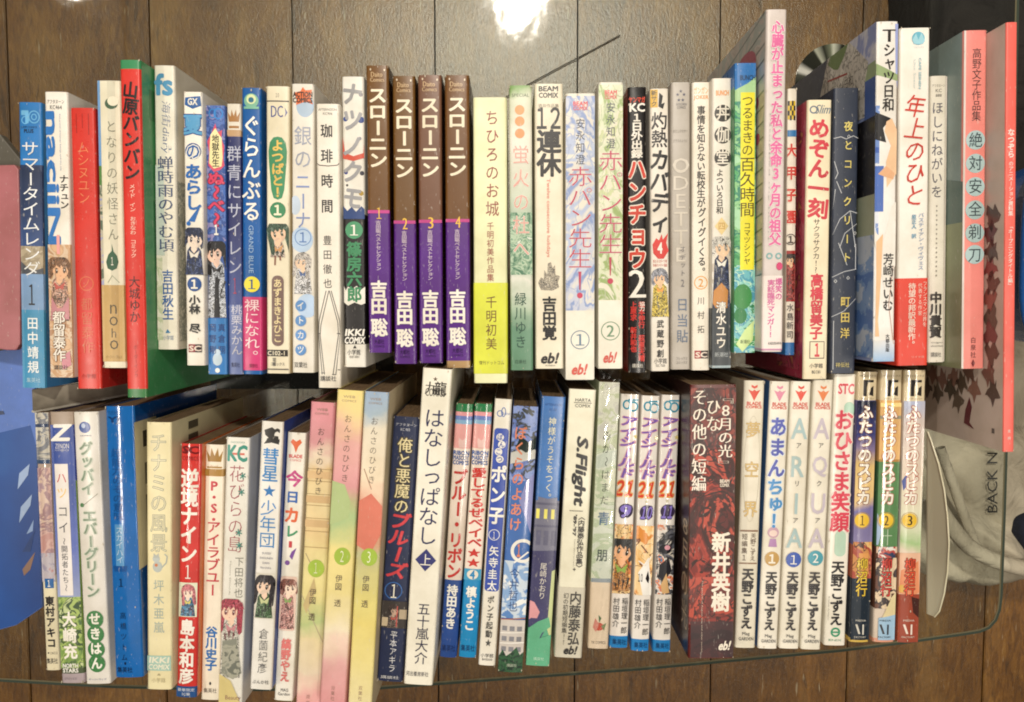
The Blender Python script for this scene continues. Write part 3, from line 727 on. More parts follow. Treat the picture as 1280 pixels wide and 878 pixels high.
def aka(n, tl, tr, ty, bl, br, by, h, o, t0, split, cy, by2, body, accent, ringc, lab, brk):
    it = [BX(0, 1, ty + 3, split, body, 0, 'swirl_picture'), BX(.0, 1, split, by - 1, 'EEEADD'),
          H('BEAM', .26, .74, o, o + 5, 'D8525C', 'x', 'imprint'), H('COMIX', .26, .74, o + 6, o + 10.5, 'D8525C', 'x', 'imprint'),
          V('安永知澄', t0, t0 + 59, '3c4258', 11.5, .5, 'n', name='author_name'), V('赤パン先生', t0 + 60, t0 + brk, 'C0445E', 31, .5, 't', 'E6DEE0' , olst='n', sk=0),
          P([(.44, t0 + brk + 3), (.54, t0 + brk + 3), (.51, t0 + brk + 26), (.47, t0 + brk + 26)], 'C0445E', 'exclamation_mark'), E(.49, t0 + brk + 33, 3.6, 3.6, 'C8405E', 'exclamation_dot'),
          *NUM(str(n), .5, cy, 12, ringc, ringc, True, 'm'), H('eb!', .24, .72, by2, by2 + 13, 'D4584C', 'x', 'publisher_mark', sk=.25)]
    bk('T', tl, tr, ty, bl, br, by, h, 'E9E6DA', lab, it, bulge=.5)
aka(1, 707, 744, 117, 706, 744, 475, .128, 127, 147, 387, 424, 455, ('art', ['DAD8D4', 'C6CBDC', '8C9FCC', 'DDD9D2', 'b4c0dc', 'E4E0D4'], 42, 9.0, 'a9b4d0', .36, .5), '', '6a86a0', 'wide comic with blue swirl picture, thin red title and circled 1', 188)
aka(2, 748, 779, 103, 747, 779, 461, .128, 113, 127, 374, 413, 440, ('art', ['E1DFC8', 'C8D0A0', 'E4E0CC', 'D8DEC0', '9AB070', 'e6e2d0'], 60, 4.0, 'b9c2a0', .36, .5), '', '6a9070', 'comic with pale green swirl picture, thin red title and circled 2', 190)
bk('T', 784, 809, 109, 786, 808, 466, .118, '1A1718',
   'black comic with red jagged title, white outline and a large white 2', [
    H('ヤンマガ', .05, .92, 121, 128, 'D8503C', 'x', 'imprint'), H('KC', .1, .9, 129, 139, 'F2EDE4', 'x', 'imprint'), V('1日外出録', 141, 197, 'F3EEE6', 14, .48, 'x', name='series_title'),
    V('ハンチョウ', 197, 336, 'D0402E', 24, .48, 'x', 'EDE4D6', olst='o'), H('2', .06, .92, 336, 371, 'F3EEE6', 'm', 'volume_number'),
    V('福本伸行 萩原天晴', 376, 452, 'CE3A34', 8, .72, 'x', name='author_name'), V('上原求 新井和也', 376, 440, 'CE3A34', 8, .28, 'x', name='author_name'), V('協力', 376, 388, 'EDE8DE', 7, .75, 'b', name='credit'), small('講談社', 457, 'EDE8DE', .2, .8, 5)],
   left='8E2A24', right='1A1718', rough=.2, bulge=1.3)
bk('T', 812, 836, 111, 814, 837, 464, .118, 'EBE4DA',
   'white comic with bold black slanted title and a red flame numbered 4', [
    BX(.02, .42, 112, 134, 'E0B33C'), V('新サク', 113, 133, BK, 7, .22, 'b', name='badge_text'), P([(.5, 116), (.7, 120), (.62, 130), (.8, 128), (.7, 136), (.45, 133)], BK),
    V('灼熱', 140, 184, '252224', 20, .5, 'b'), V('カバディ', 186, 292, '1c1a1c', 23, .5, 'x', sk=.18),
    P([(.1, 304), (.3, 296), (.45, 299), (.6, 291), (.66, 298), (.95, 290), (.85, 302), (.98, 312), (.7, 322), (.4, 322), (.14, 315)], 'D23A34', 'flame_mark'), H('4', .38, .62, 302, 315, 'F5EFE6', 'x', 'volume_number'),
    small('燃えろスポーツ魂', 325, 'C84A40', .12, .88, 4), small('本格カバディ漫画', 330, 'C84A40', .12, .88, 4),
    FG(.5, 333, 395, 24, 'A0A2AE', 'E3C84E', 'eec29a', False, 0, 'e8a04a'), V('武蔵野創', 398, 448, BK, 9, .5, 'b', name='author_name'), small('小学館', 451, DK, .15, .85, 7), small('SSC 7550', 457, DK, .25, .75, 3)])
bk('T', 839, 863, 103, 839, 863, 462, .12, 'BDB6AE',
   'pale grey comic with large washed-out letters and blue grey author name', [
    *[ST(.5 + .18 * math.sin(i * 1.2566), 120 - 6 * math.cos(i * 1.2566), 2.4, '5a5c6e') for i in range(5)], small('GOLDEN', 130, '6a6870', .25, .8, 3), small('COMICS', 134, '6a6870', .3, .75, 3),
    small('あたしのせかい', 163, '9a938c', .1, .85, 4), small('ガラスのように', 175, '9a938c', .1, .85, 4), RG(.5, 206, 9, 9, 2.6, 'DAD3C9'), 
    V('ODETTE', 194, 328, 'D9D1C6', 26, .5, 'n', name='title_latin'), V('オデット', 305, 345, '6e6a70', 7, .6, 'n', name='title'), H('2', .5, .68, 348, 357, '6e6a70', 'n', 'volume_number'),
    V('日当貼', 370, 430, '64748E', 15, .58, 'n', name='author_name'), small('フレックス', 448, '7a7470', .25, .85, 4), small('コミックス', 453, '7a7470', .25, .85, 4)])
bk('T', 865, 888, 103, 865, 887, 463, .12, 'F0E9DC',
   'white comic with a long single line black title and an orange ringed 2', [
    H('ガンガン', .1, .9, 109, 117, 'E8B27A', 'b', 'imprint'), H('JOKER', .08, .92, 119, 125, 'E8A66A', 'b', 'imprint'),
    V('事情を知らない転校生が', 132, 258, '2b2828', 10.5, .5, 'b'), V('グイグイくる。', 258, 344, '2b2828', 10.5, .55, 'b'),
    *NUM('2', .5, 352, 8.5, 'E8A548', 'E09A38', True, 'n'), V('川村拓', 366, 420, '4a4644', 9, .5, 'n', name='author_name'),
    BX(.14, .5, 438, 448, 'A82A30'), BX(.5, .92, 438, 448, '2a1b1d'), H('SC', .2, .85, 440, 446.5, 'E9D9CC', 'x', 'imprint')])
bk('T', 890, 915, 98, 889, 914, 460, .121, 'EEE8DE',
   'white comic with three dark round badges and a figure in a white cap', [
    H('BUNCH', .2, .85, 113, 119, 'E89A58', 'x', 'imprint'), E(.55, 141, 10.5, 10.5, '35332f'), E(.55, 168, 10.5, 10.5, '35332f'), E(.55, 196, 10.5, 10.5, '35332f'),
    V('丼伽堂', 127, 209, 'E9E2D6', 17, .55, 'b'), V('よついろ日和', 210, 266, '3a3530', 9, .4, 'b', name='subtitle'),
    P([(.5, 270), (.85, 281), (.5, 292), (.15, 281)], 'E9CF94'), V('四', 276, 286, 'B98A3A', 9, .5, 'n', name='volume_number'),
    BX(0, 1, 300, 378, ('art', ['D9CFC2', 'E6E0D6', 'C9BEB0'], 70, 8.0)), FG(.5, 294, 385, 25, 'E6E2DA', '27345C', 'edc8a6', False, 1, 'e9e4da'), P([(.1, 362), (.5, 352), (.85, 362), (.8, 384), (.3, 388), (.05, 378)], 'C98A48', 'bun_picture'),
    BX(0, 1, 384, 460, '3A4148'), V('清水ユウ', 376, 436, 'F1ECE2', 13, .48, 'b', '4a3c34', name='author_name', olst='p'), small('新潮社', 443, 'B9C0C4', .15, .85, 6), BX(0, 1, 457, 460, '9FB2BC')], bands=[(384, 457, '3A4148'), (457, 460, '9FB2BC')])
bk('T', 918, 946, 79, 917, 944, 441, .126, '4E9A6A',
   'green and blue leafy comic with a yellow title strip', [
    BX(0, 1, 79, 112, '2A74BE'), P([(0, 112), (.3, 108), (.6, 104), (1, 96), (1, 126), (0, 126)], 'A8CF9A'), H('BUNCH', .25, .95, 94, 100, '123c66', 'x', 'imprint'),
    BX(0, 1, 126, 330, ('art', ['3f8f5c', '5fae72', '2f7f6a', '8cc48a', 'a9d8b0'], 110, 1.5)), BX(0, 1, 330, 441, ('art', ['3F9A5C', '6FB9C4', '4E9AB4', '8fd0c8', '2f8050'], 70, 2.5, 'bfe0c8', .3, 1.0)),
    BX(.28, .94, 115, 336, 'F0E63C', 0, 'title_strip'), V('つるまきの', 118, 194, '4a3d1c', 15, .6, 'n'), V('百久時間', 195, 270, '4a3d1c', 19, .6, 'n'), V('コマツシンヤ', 276, 330, '3c361e', 8.5, .6, 'n', name='author_name'),
    P([(.1, 430), (.5, 412), (.95, 400), (.9, 425), (.4, 440)], 'CFE6A0', 'leaf_picture'), E(.4, 370, 12, 16, '3f8f4e'), E(.3, 394, 8, 10, '2f7f4a'), small('新潮社', 427, '1c3a2c', .3, .75, 5)],
   bands=[(79, 108, '2A74BE')], rough=.28)
bk('T', 959, 983, 12, 951, 979, 440, .148, 'D8CECB',
   'tallest comic of the upper row, pinkish white with pink lettering and striped cover', [
    V('心臓が止まった私と余命3ヶ月の祖父', 26, 305, 'E06AA4', 15, .56, 'x', olst='o', ol='EADFDF'), H('I stopped my heart', .2, .27, 140, 300, 'A8A4A4', 't', 'subtitle', 1),
    RG(.3, 318, 4, 4, 1.6, '7FB6B8'), RG(.75, 318, 4, 4, 1.6, '7FB6B8'), E(.8, 331, 4, 5, 'D8487C'),
    V('爆笑の', 346, 374, 'D45FA0', 9, .78, 'b', name='band_text'), V('実話臨死マンガ！！', 348, 422, 'D45FA0', 9.5, .4, 'b', name='band_text'), small('KADOKAWA', 429, DK, .3, .95, 3.5)],
   obi=(343, 438, 'EDE2DE', [(436, 438, 'c98ab0')]), left=('art', ['B7AEA8', 'C6BEB8', 'AEB4B0', 'BDB4AE'], 40, 3.0), bulge=.5,
   sides=[('l', 'cover_spot', [(.115 + .05 * math.cos(t), .3 + .17 * math.sin(t)) for t in [i * .35 for i in range(18)]], 'B84A6C', 1)] +
         [('l', 'cover_spot', [(v + r * math.cos(t), d + r * 1.8 * math.sin(t)) for t in [i * .5 for i in range(13)]], 'B8507A', 1) for v, d, r in ((.2, .16, .02), (.25, .12, .018), (.3, .15, .022), (.36, .1, .018), (.41, .13, .015))] +
         [('l', 'cover_stripe', [(v, .02), (v + .005, .02), (v + .09, .98), (v + .085, .98)], '6f7a78', 0) for v in [i * .045 for i in range(21)]])
bk('T', 985, 996, 111, 981, 994, 444, .118, 'E8E0D2',
   'very narrow comic with chequered badge, red title and circled 1', [
    BX(.05, .85, 126, 149, 'E0BE30'), *[BX(.05 + .2 * (i % 4), .25 + .2 * (i % 4), 126 + 6 * (i // 4), 132 + 6 * (i // 4), BK, 0, 'check_square') for i in range(16) if (i + i // 4) % 2 == 0],
    BX(0, 1, 162, 170, '3278B4'), V('大甲子園', 174, 284, 'CC3428', 15, .45, 'x', 'F2E4D2', olst='o'), *NUM('1', .45, 298, 7, '3a2826', '3a2826', True, 'x'),
    BX(0, 1, 312, 376, '9C2A26'), FG(.5, 316, 374, 14, '2a201c', 'A83028', 'edc096', False), V('水島新司', 378, 424, DK, 9, .45, 'n', name='author_name')], bands=[(428, 444, '2E6EB0')])
bk('T', 1010, 1040, 125, 1003, 1035, 474, .128, 'F0E4C6',
   'cream comic with bold crimson title and a boxed red 1, crimson cover showing', [
    RG(.25, 137, 5, 5, 1.8, '6f8090'), H('Slim', .35, .95, 131, 142, '6a7a8a', 'm', 'imprint', sk=.3), V('めぞん一刻', 148, 272, 'D2404E', 26, .5, 'x', sk=.08),
    V('サクラサクカ!?', 272, 340, '3a302c', 9, .45, 'n', name='subtitle'), V('高橋留美子', 341, 424, 'D03A4A', 16, .5, 'x', name='author_name'),
    BX(.24, .86, 426, 448, '5a4a44'), BX(.27, .83, 427, 447, 'F0E4C6'), H('1', .46, .64, 429, 445, 'D2404E', 'x', 'volume_number'), small('小学館', 457, DK, .25, .8, 6), small('BIG C451', 465, DK, .35, .7, 4)],
   left='B03A55', sides=[('l', 'cover_picture', [(.03, .06), (.03, .4), (.97, .4), (.97, .06)], ('art', ['B8405A', 'C9566A', '8E2C4A', 'C98A58'], 110, 3.0))])
bk('T', 1043, 1074, 110, 1037, 1070, 467, .129, '2F3749',
   'dark slate comic with yellow title and thin white road map lines', [
    *[L(p, .9, 'C3C6CC', 'map_line') for p in ([(.0, 172), (.3, 170), (.5, 173), (.8, 169), (1, 172)], [(.05, 200), (.2, 215), (.1, 222)], [(.15, 225), (.35, 240)], [(0, 292), (.3, 272), (.7, 262), (1, 265)], [(.3, 308), (.5, 290), (1, 278)], [(0, 345), (.5, 338), (1, 335)], [(.7, 262), (.95, 310), (.95, 335)], [(0, 395), (.5, 388), (1, 372)], [(.1, 400), (.1, 462)], [(0, 260), (.1, 235)], [(.25, 302), (.6, 330)])],
    *[RG(u, y, 2.2, 2.4, .8, 'D5D8DC', 'map_mark', 4) for u, y in ((.9, 290), (.95, 306), (.15, 350), (.65, 346), (.6, 170))],
    V('夜とコンクリート', 146, 332, 'E3D27A', 11, .58, 'b'), V('町田洋', 366, 426, 'E0C86A', 12, .55, 'b', name='author_name'), small('祥伝社', 456, 'D8C878', .2, .75, 6)], rough=.42)
bk('T', 1096, 1123, 27, 1090, 1119, 452, .148, 'EDEAE6',
   'tall blue and white comic with a shirt printed on its cover side', [
    BX(0, .2, 130, 300, ('art', ['3D5FB0', '6f8cc8', 'DDE2EC'], 50, 4.0)), P([(.85, 30), (1, 30), (1, 110), (.9, 90)], '9aa6dc'), P([(0, 78), (1, 92), (1, 100), (0, 92)], '93A878'),
    P([(0, 138), (.7, 146), (.35, 158), (.5, 176), (0, 172)], '1b1b20', 'garment_picture'), P([(.5, 150), (.75, 146), (1, 160), (1, 215), (.55, 232), (.5, 200), (.72, 180), (.42, 162)], 'EDC6A0', 'arm_picture'), BX(.0, .4, 205, 262, '4C6FC0'),
    P([(.15, 215), (.5, 205), (.9, 214), (.85, 222), (.4, 218)], 'E3B088'), P([(0, 285), (.4, 300), (.8, 255), (1, 250), (1, 330), (.5, 360), (0, 300)], 'F0EDE8', 'sleeve_picture'), P([(.1, 300), (.4, 290), (.34, 340), (.22, 400), (.28, 420), (.1, 420), (.12, 340)], 'E8BC90', 'arm_picture'),
    BX(0, 1, 425, 452, ('grad', [(420, 'EDEAE6'), (452, '8FB6E0')], .3)), L([(.9, 330), (.7, 380), (.95, 430)], 1, 'C8A89C'),
    H('T', .3, .86, 37, 52, '2a2524', 'm', 'title'), V('シャツ日和', 54, 138, '2a2524', 15, .58, 'b'), V('芳崎せいむ', 315, 388, '2c2a2c', 13.5, .66, 'b', name='author_name'), V('大都出版', 417, 440, DK, 5, .66, 'b', name='publisher_name')],
   left='8696C4', sides=[
    ('l', 'cover_sky', [(0, 0), (0, .3), (.12, .3), (.12, 0)], ('art', ['8f9cd0', 'C9CCE0', 'DCDDE6', 'C9CCE0'], 40, 2.0), 0),
    ('l', 'cover_shade', [(0, .5), (0, 1), (.3, 1), (.3, .5)], '39435C', 0),  # shadow lying on the cover, painted as a dark patch
    ('l', 'shirt_picture', [(0, .26), (.03, .2), (.1, .07), (.2, .1), (.26, .1), (.26, .55), (.12, .6), (0, .5)], ('art', ['DCD8D0', 'CFCAC2', 'E2DED6'], 90, 3.0, '8a8680', .36, .5, .1), 1),
    ('l', 'shirt_neck', [(0, .27), (0, .47), (.02, .5), (.05, .43), (.06, .38), (.035, .32)], '6E8652', 2), ('l', 'shirt_text', 'Tシャツ日和', '2a2422', 3, (.108, .14, .22, .5)), ('l', 'shirt_underline', [(.072, .5), (.078, .5), (.096, .28), (.09, .28)], 'A8322C', 3),
    ('l', 'sleeve_band', [(.11, 0), (.11, .07), (.155, .1), (.155, 0)], '9DB088', 2), ('l', 'blue_band', [(.155, 0), (.155, .1), (.27, .1), (.27, 0)], '3F5FA8', 2),
    ('l', 'garment_picture', [(.27, 0), (.27, .6), (.5, .7), (.5, 0)], '1c1b20', 2), ('l', 'arm_picture', [(.5, 0), (.5, .5), (.62, .3), (.62, 0)], 'A9B29A', 2), ('l', 'jeans_picture', [(.6, 0), (.6, .8), (.99, .8), (.99, 0)], ('art', ['5F83C4', '86a6d6', 'C6D2E4'], 40, 5.0), 1)])
want('Tシャツ日和', 'b')
bk('T', 1125, 1163, 35, 1121, 1160, 457, .148, 'F0ECE4',
   'tall white comic with red brush title and bright red paper band', [
    E(.6, 48, 8, 8, '6FB8D0'), P([(.4, 50), (.52, 42), (.6, 50), (.7, 41), (.82, 51), (.75, 55), (.45, 55)], '9fd2e2'), small('バスティアン', 59, '8fb8c8', .45, .78, 2.5), H('CAFE SEINEN', .62, .7, 72, 110, '9FC8D8', 'b', 'subtitle', 1), H('Une Soeur', .45, .52, 74, 110, 'b9d4dc', 't', 'subtitle', 1),
    V('年上のひと', 118, 256, 'C83A2C', 25, .52, 'n', sk=.25), V('バスティアン・ヴィヴェス', 264, 336, '6C88B4', 7.5, .74, 'n', name='author_name'), V('原正人 訳', 266, 296, '5f9cc0', 6, .5, 'b', name='credit'),
    V('待望の邦訳最新作。', 352, 434, 'F3D9CC', 9.5, .45, 'b', name='band_text'), V('代表する作家', 352, 394, 'F3CFC0', 5.5, .72, 'n', name='band_text'), V('フランスマンガ界を', 350, 408, 'F3CFC0', 5.5, .88, 'n', name='band_text'), small('リイド社', 446, 'F0B8A8', .45, .88, 3)],
   obi=(346, 457, 'D93E2C'), left='D9CFC6', bulge=.6)
bk('T', 1163, 1185, 95, 1160, 1181, 453, .13, 'E8E2D6',
   'narrow off white comic right of the one with bright red paper band', [
    small('アフタヌーン', 107, '6a6460', .1, .85, 3.5), small('KC', 113, '6a6460', .3, .65, 4), small('888', 119, '6a6460', .3, .65, 3.5), BX(.88, 1, 96, 452, 'D8CFC4'),
    V('ほしにねがいを', 126, 247, '5B5A68', 14, .42, 'n'), *[E(.42, 256 + i * 5.8, .9, 1.2, '9a948c', 'dot') for i in range(16)],
    V('中川貴賀', 364, 422, '35302e', 15, .42, 'x', name='author_name'), small('shinigami', 428, DK, .15, .85, 2), small('sketches', 432, DK, .15, .85, 2), small('講談社', 443, DK, .15, .75, 6)])
bk('T', 1205, 1235, 38, 1201, 1231, 461, .146, 'EC8D86',
   'pink comic with dark characters in pale blue discs and a teal and green cover', [
    BX(0, .1, 38, 461, 'D9D0CC'), V('高野文子作品集', 60, 150, '4a3434', 11.5, .55, 'n', name='subtitle'),
    *[E(.53, y, 12, 12, 'A9C3C6', 'title_disc') for y in (173, 202, 231, 260, 289, 316)], V('絶対安全剃刀', 159, 331, '33424a', 17, .53, 'n'), V('白泉社', 420, 448, '7a4644', 7, .5, 'n', name='publisher_name'), P([(.5, 449), (.58, 454), (.5, 459), (.42, 454)], '7a2c34')],
   left='8A9C9C', sides=[('l', 'cover_green', [(.56, 0), (.56, 1), (1, 1), (1, 0)], '97A07E', 0), ('l', 'cover_hill', [(.44, .0), (.4, .25), (.42, .6), (.45, 1), (.56, 1), (.56, 0)], '5C7470', 1),
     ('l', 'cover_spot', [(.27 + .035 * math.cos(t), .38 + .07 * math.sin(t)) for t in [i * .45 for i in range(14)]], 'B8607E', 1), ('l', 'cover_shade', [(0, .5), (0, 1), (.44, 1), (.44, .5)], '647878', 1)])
bk('T', 1258, 1272, 28, 1254, 1268, 565, .182, 'EE6A60',
   'large thin coral art book with plants on grey cover, rightmost in upper row', [
    V('なつぞら', 158, 194, 'F6E0DA', 8.5, .5, 'x'), V('のアニメーション資料集', 198, 266, 'F6E0DA', 6, .5, 'b', name='subtitle'), V('「オープニングタイトル編」', 276, 356, 'F6E0DA', 6, .5, 'b', name='subtitle'), V('東映', 534, 552, 'F6E0DA', 4, .5, 'n', name='publisher_name')],
   left='CDBBB0', bulge=.4, name='art_book', cat='art book',
   sides=[('l', 'plant_print', pts, c, 1) for pts, c in [
      ([(v + .026 * math.cos(t) * (1 + .5 * math.sin(5 * t + v * 60)), d + .035 * math.sin(t) * (1 + .4 * math.cos(3 * t + v * 40))) for t in [i * .42 for i in range(15)]], c)
      for v, d, c in [(.44, .07, '5f4640'), (.48, .08, '7a4648'), (.52, .07, '6a4c44'), (.56, .08, '8a4a48'), (.60, .07, '6a5048'), (.64, .08, '8f5a50'), (.68, .07, '5f564a'), (.72, .08, '7a4a48'), (.77, .07, '665044'), (.82, .08, '8a5a52'), (.86, .06, '5f4640'),
                      (.82, .2, '7a5a4e'), (.85, .25, '6a5a4c'), (.84, .3, '9a7468'), (.87, .33, '5f5448'), (.85, .38, '8f6a60'), (.89, .42, '6a5c50'), (.84, .45, '94685e'), (.9, .28, '6a5a4c'), (.83, .52, '7a6456'), (.88, .5, '5f4a44'), (.86, .17, 'A07468')]]] +
         [('l', 'small_figure_print', [(.91, .185), (.885, .2), (.92, .225), (.955, .235), (.965, .17), (.95, .2)], '6e3038', 2), ('l', 'cover_mark', [(.95, .05), (.95, .065), (.962, .065), (.962, .05)], '5f5450', 2)])
# ------------------------------------------------------------------ the lower row, left to right
bk('B', 43, 60, 516, 57, 75, 838, .118, 'B9A59A',
   'thin comic with blurred pink grey picture and blue boxed 1, leftmost in lower row', [
    BX(0, 1, 516, 578, ('art', ['8A8F9C', 'B8B2A4', '6C6F78', 'C4C0B2'], 90, 1.0)), BX(0, 1, 530, 534, '3d4a66'), BX(0, 1, 574, 579, '3f5578'),
    BX(0, 1, 584, 718, ('art', ['B98A84', 'C9A39A', '9C7A80', 'D3B8A8', 'A88C98'], 60, 2.0)), BX(0, 1, 690, 726, ('art', ['9A93A8', 'B8B0B8', 'B88888'], 80, 4.0)),
    BX(.2, .85, 722, 734, '2F66A4'), H('1', .42, .6, 724, 732, 'F1EEE4', 'b', 'volume_number'), V('東村アキコ', 744, 810, '33302f', 11, .5, 'x', name='author_name'), E(.25, 816, 1, 1, DK), small('1831', 816, DK, .4, .9, 3), small('集英社', 826, DK, .1, .9, 7)],
   bands=[(718, 838, 'E4DABB')], rough=.12)
bk('B', 60, 92, 515, 77, 105, 854, .128, '32459C',
   'blue comic with a white title strip over sky and green leaves, tan top end', [
    BX(0, 1, 531, 600, '2C4A9E'), BX(0, 1, 600, 760, ('grad', [(600, '2C4A9E'), (690, '5A6CB8'), (760, 'A9B4D8')], .25, 1.0)), BX(0, 1, 745, 835, ('art', ['4F6B3C', '7C9A4E', 'A9BF6A', '3a5230', 'C2CF96'], 90, 3.0)),
    H('Z', .1, .85, 531, 550, 'F2F0EA', 'x', 'imprint', sk=.2), H('ZENON', .2, .78, 554, 560, 'DCDCE6', 'm', 'imprint'), small('COMICS', 562, 'DCDCE6', .2, .78, 2), 
    BX(.13, .7, 579, 743, 'EDE6E2', 0, 'title_strip'), V('ハ', 588, 605, 'C9484E', 13, .41, 'n'), V('ツ', 606, 624, 'EEC46A', 13, .41, 'n'), V('コイ', 628, 668, '4a4a52', 13, .41, 'n'), V('〜開拓者たち〜', 670, 738, '5a5a60', 8, .41, 'n', name='subtitle'),
    V('大崎充', 763, 824, 'F4F0E4', 17, .48, 'x', '4f6040', name='author_name', olst='b'), H('NORTH', .12, .78, 829, 834, 'F0EEE6', 'x', 'imprint'), H('STARS', .12, .78, 835, 840, 'F0EEE6', 'x', 'imprint'), small('コアミックス', 848, '5a5060', .15, .7, 3)],
   bands=[(515, 531, 'A89686'), (600, 835, '7C9A4E'), (835, 842, '4c5a3c'), (842, 854, 'B3A4AC')], left='4a4a72', bulge=1.2)
bk('B', 90, 123, 515, 107, 138, 855, .129, 'E3DED6',
   'white comic with grey green outlined title and four white lettered green discs', [
    E(.45, 534, 7, 7, '3A559C'), E(.4, 532, 2.5, 3, 'B8C6E4'), small('comico', 544, '4a5680', .25, .7, 2),
    V('グッバイ', 552, 618, '7C8E78', 16, .46, 'x', 'D4DCCB', olst='o'), E(.2, 630, 2.6, 2.6, '4F7F52', 'leaf_mark'), L([(.26, 630), (.85, 616)], .6, '8a8a72'), V('エバーグリーン', 636, 746, '7C8E78', 17, .48, 'x', 'D4DCCB', olst='o'),
    *[E(.5, y, 10.5, 11, '3F8048') for y in (773, 792, 811, 829)], V('せきはん', 763, 838, 'F2F0E4', 14, .5, 'x', name='author_name'), small('オーバーラップ', 849, '4A5FA0', .15, .85, 2.5)], bulge=1.4, rough=.25)
bk('B', 131, 166, 508, 142, 180, 847, .142, '1C67B4',
   'bright blue comic with dark faint lettering and a small cream sticker on its side', [
    small('ヤングジャンプ', 516, '123a70', .1, .55, 6), H('YJ', .1, .5, 521, 530, '123a70', 'x', 'imprint'), V('超能力のその意味', 560, 650, '174f92', 13, .35, 'b'), BX(.2, .5, 654, 706, '5A97CC'), V('スカイハイ', 657, 703, 'C6DDEE', 8.5, .35, 'n', name='title'), P([(.08, 706), (.6, 706), (.55, 713), (.12, 713)], '174f92'),
    H('1', .28, .42, 722, 732, '14213f', 'm', 'volume_number'), V('高橋ツトム', 762, 828, '14213f', 8, .38, 't', name='author_name'), E(.4, 829, 1.2, 1.8, '14213f'), small('集英社', 837, '14213f', .1, .65, 7)],
   right='0F4684', rough=.08, bulge=2.2, sides=[('r', 'sticker', [(.06, .0), (.06, .22), (.6, .22), (.6, .0)], 'CFC7A8', 1), ('r', 'sticker_print', [(.1, .08), (.1, .14), (.16, .14), (.16, .08)], '33302a', 2), ('r', 'sticker_print', [(.22, .09), (.22, .13), (.3, .13), (.3, .09)], '5a564a', 2), ('r', 'sticker_print', [(.34, .09), (.34, .13), (.5, .13), (.5, .09)], '4a463a', 2)])
bk('B', 182, 214, 528, 183, 215, 862, .14, 'EADFB4',
   'cream yellow comic with hollow outlined title and a small cat', [
    V('チナミの風景', 541, 690, 'E9E0BE', 21, .5, 't', '8A9284', olst='b'), 
    E(.45, 707, 6, 7, 'BCC4C0', 'cat_picture'), E(.4, 697, 4.5, 4.5, 'B8BFBC', 'cat_picture'), P([(.28, 696), (.3, 690), (.4, 693), (.5, 690), (.52, 696)], 'B8BFBC', 'cat_picture'), E(.4, 705, 2, 2, 'D07A4A'), L([(.62, 708), (.8, 702), (.84, 694), (.74, 691)], 1.4, 'A9B2B0', 'cat_picture'),
    V('坪木亜嵐', 722, 792, 'A9B8B4', 13, .5, 'n', name='author_name'), BX(.02, .98, 819, 838, 'A9CCC0'), H('IKKI', .12, .9, 821, 828, 'F2F0DC', 'x', 'imprint', sk=.15), H('COMIX', .08, .92, 830, 836, 'F2F0DC', 'x', 'imprint', sk=.15), P([(.42, 844), (.5, 841), (.58, 844)], 'B8AE8A'), small('小学館', 850, 'C8BE98', .2, .75, 6)],
   right='D9CFA8', sides=[('r', 'sticker_print', [(.02 + .05 * i, .2), (.02 + .05 * i, .32), (.05 + .05 * i, .32), (.05 + .05 * i, .2)], '5a5444', 1) for i in range(4)])
bk('B', 225, 252, 555, 220, 245, 872, .12, 'D23C38',
   'red comic with white heavy title and an orange cover side', [
    RG(.3, 562, 4, 4, 1.5, '7d1c20'), H('SC', .1, .88, 558, 567, '6d1a1e', 'x', 'imprint'), small('COMICS', 573, '6d1a1e', .1, .88, 5),
    V('逆境ナイン', 586, 703, 'F5EEE6', 21, .48, 'x'), H('1', .36, .6, 705, 722, 'F5EEE6', 'm', 'volume_number'), 
    BX(.05, .95, 727, 770, 'DDE0C8'), FG(.5, 728, 769, 20, 'D9808A', '5a90b8', 'F4DCCB', False, 0, 'e0d070'), V('島本和彦', 773, 855, 'F5EEE6', 18, .5, 'x', name='author_name'), BX(0, 1, 858, 871, '2F5690'), small('豪華限定', 862, 'DDE2EC', .08, .92, 4), small('SC編', 867, 'DDE2EC', .3, .7, 4)],
   bands=[(858, 872, '2F5690')], right='D9702C', rough=.08, bulge=2.0)
bk('B', 256, 281, 556, 251, 274, 875, .12, 'EFE6D4',
   'cream comic with a gold crown and red title with latin initials', [
    P([(.15, 577), (.06, 563), (.26, 571), (.33, 560), (.5, 570), (.67, 560), (.74, 571), (.94, 563), (.85, 577)], 'A8803C', 'crown_mark'), BX(.1, .9, 583, 585, 'A8803C'), BX(0, 1, 587, 594, 'A8803C'), small('クイーンズ', 582, 'A8803C', .3, .7, 2),
    V('P.S.', 600, 655, 'C83A48', 15, .52, 'x'), V('アイラブユー', 650, 744, 'C83A48', 17, .52, 'b'), V('谷川史子', 782, 838, '2C6FB8', 14, .52, 'x', name='author_name'), E(.5, 854, 1.3, 2, DK), small('集英社', 863, '6a6058', .15, .85, 6)], bands=[(586, 595, 'B08A48')])
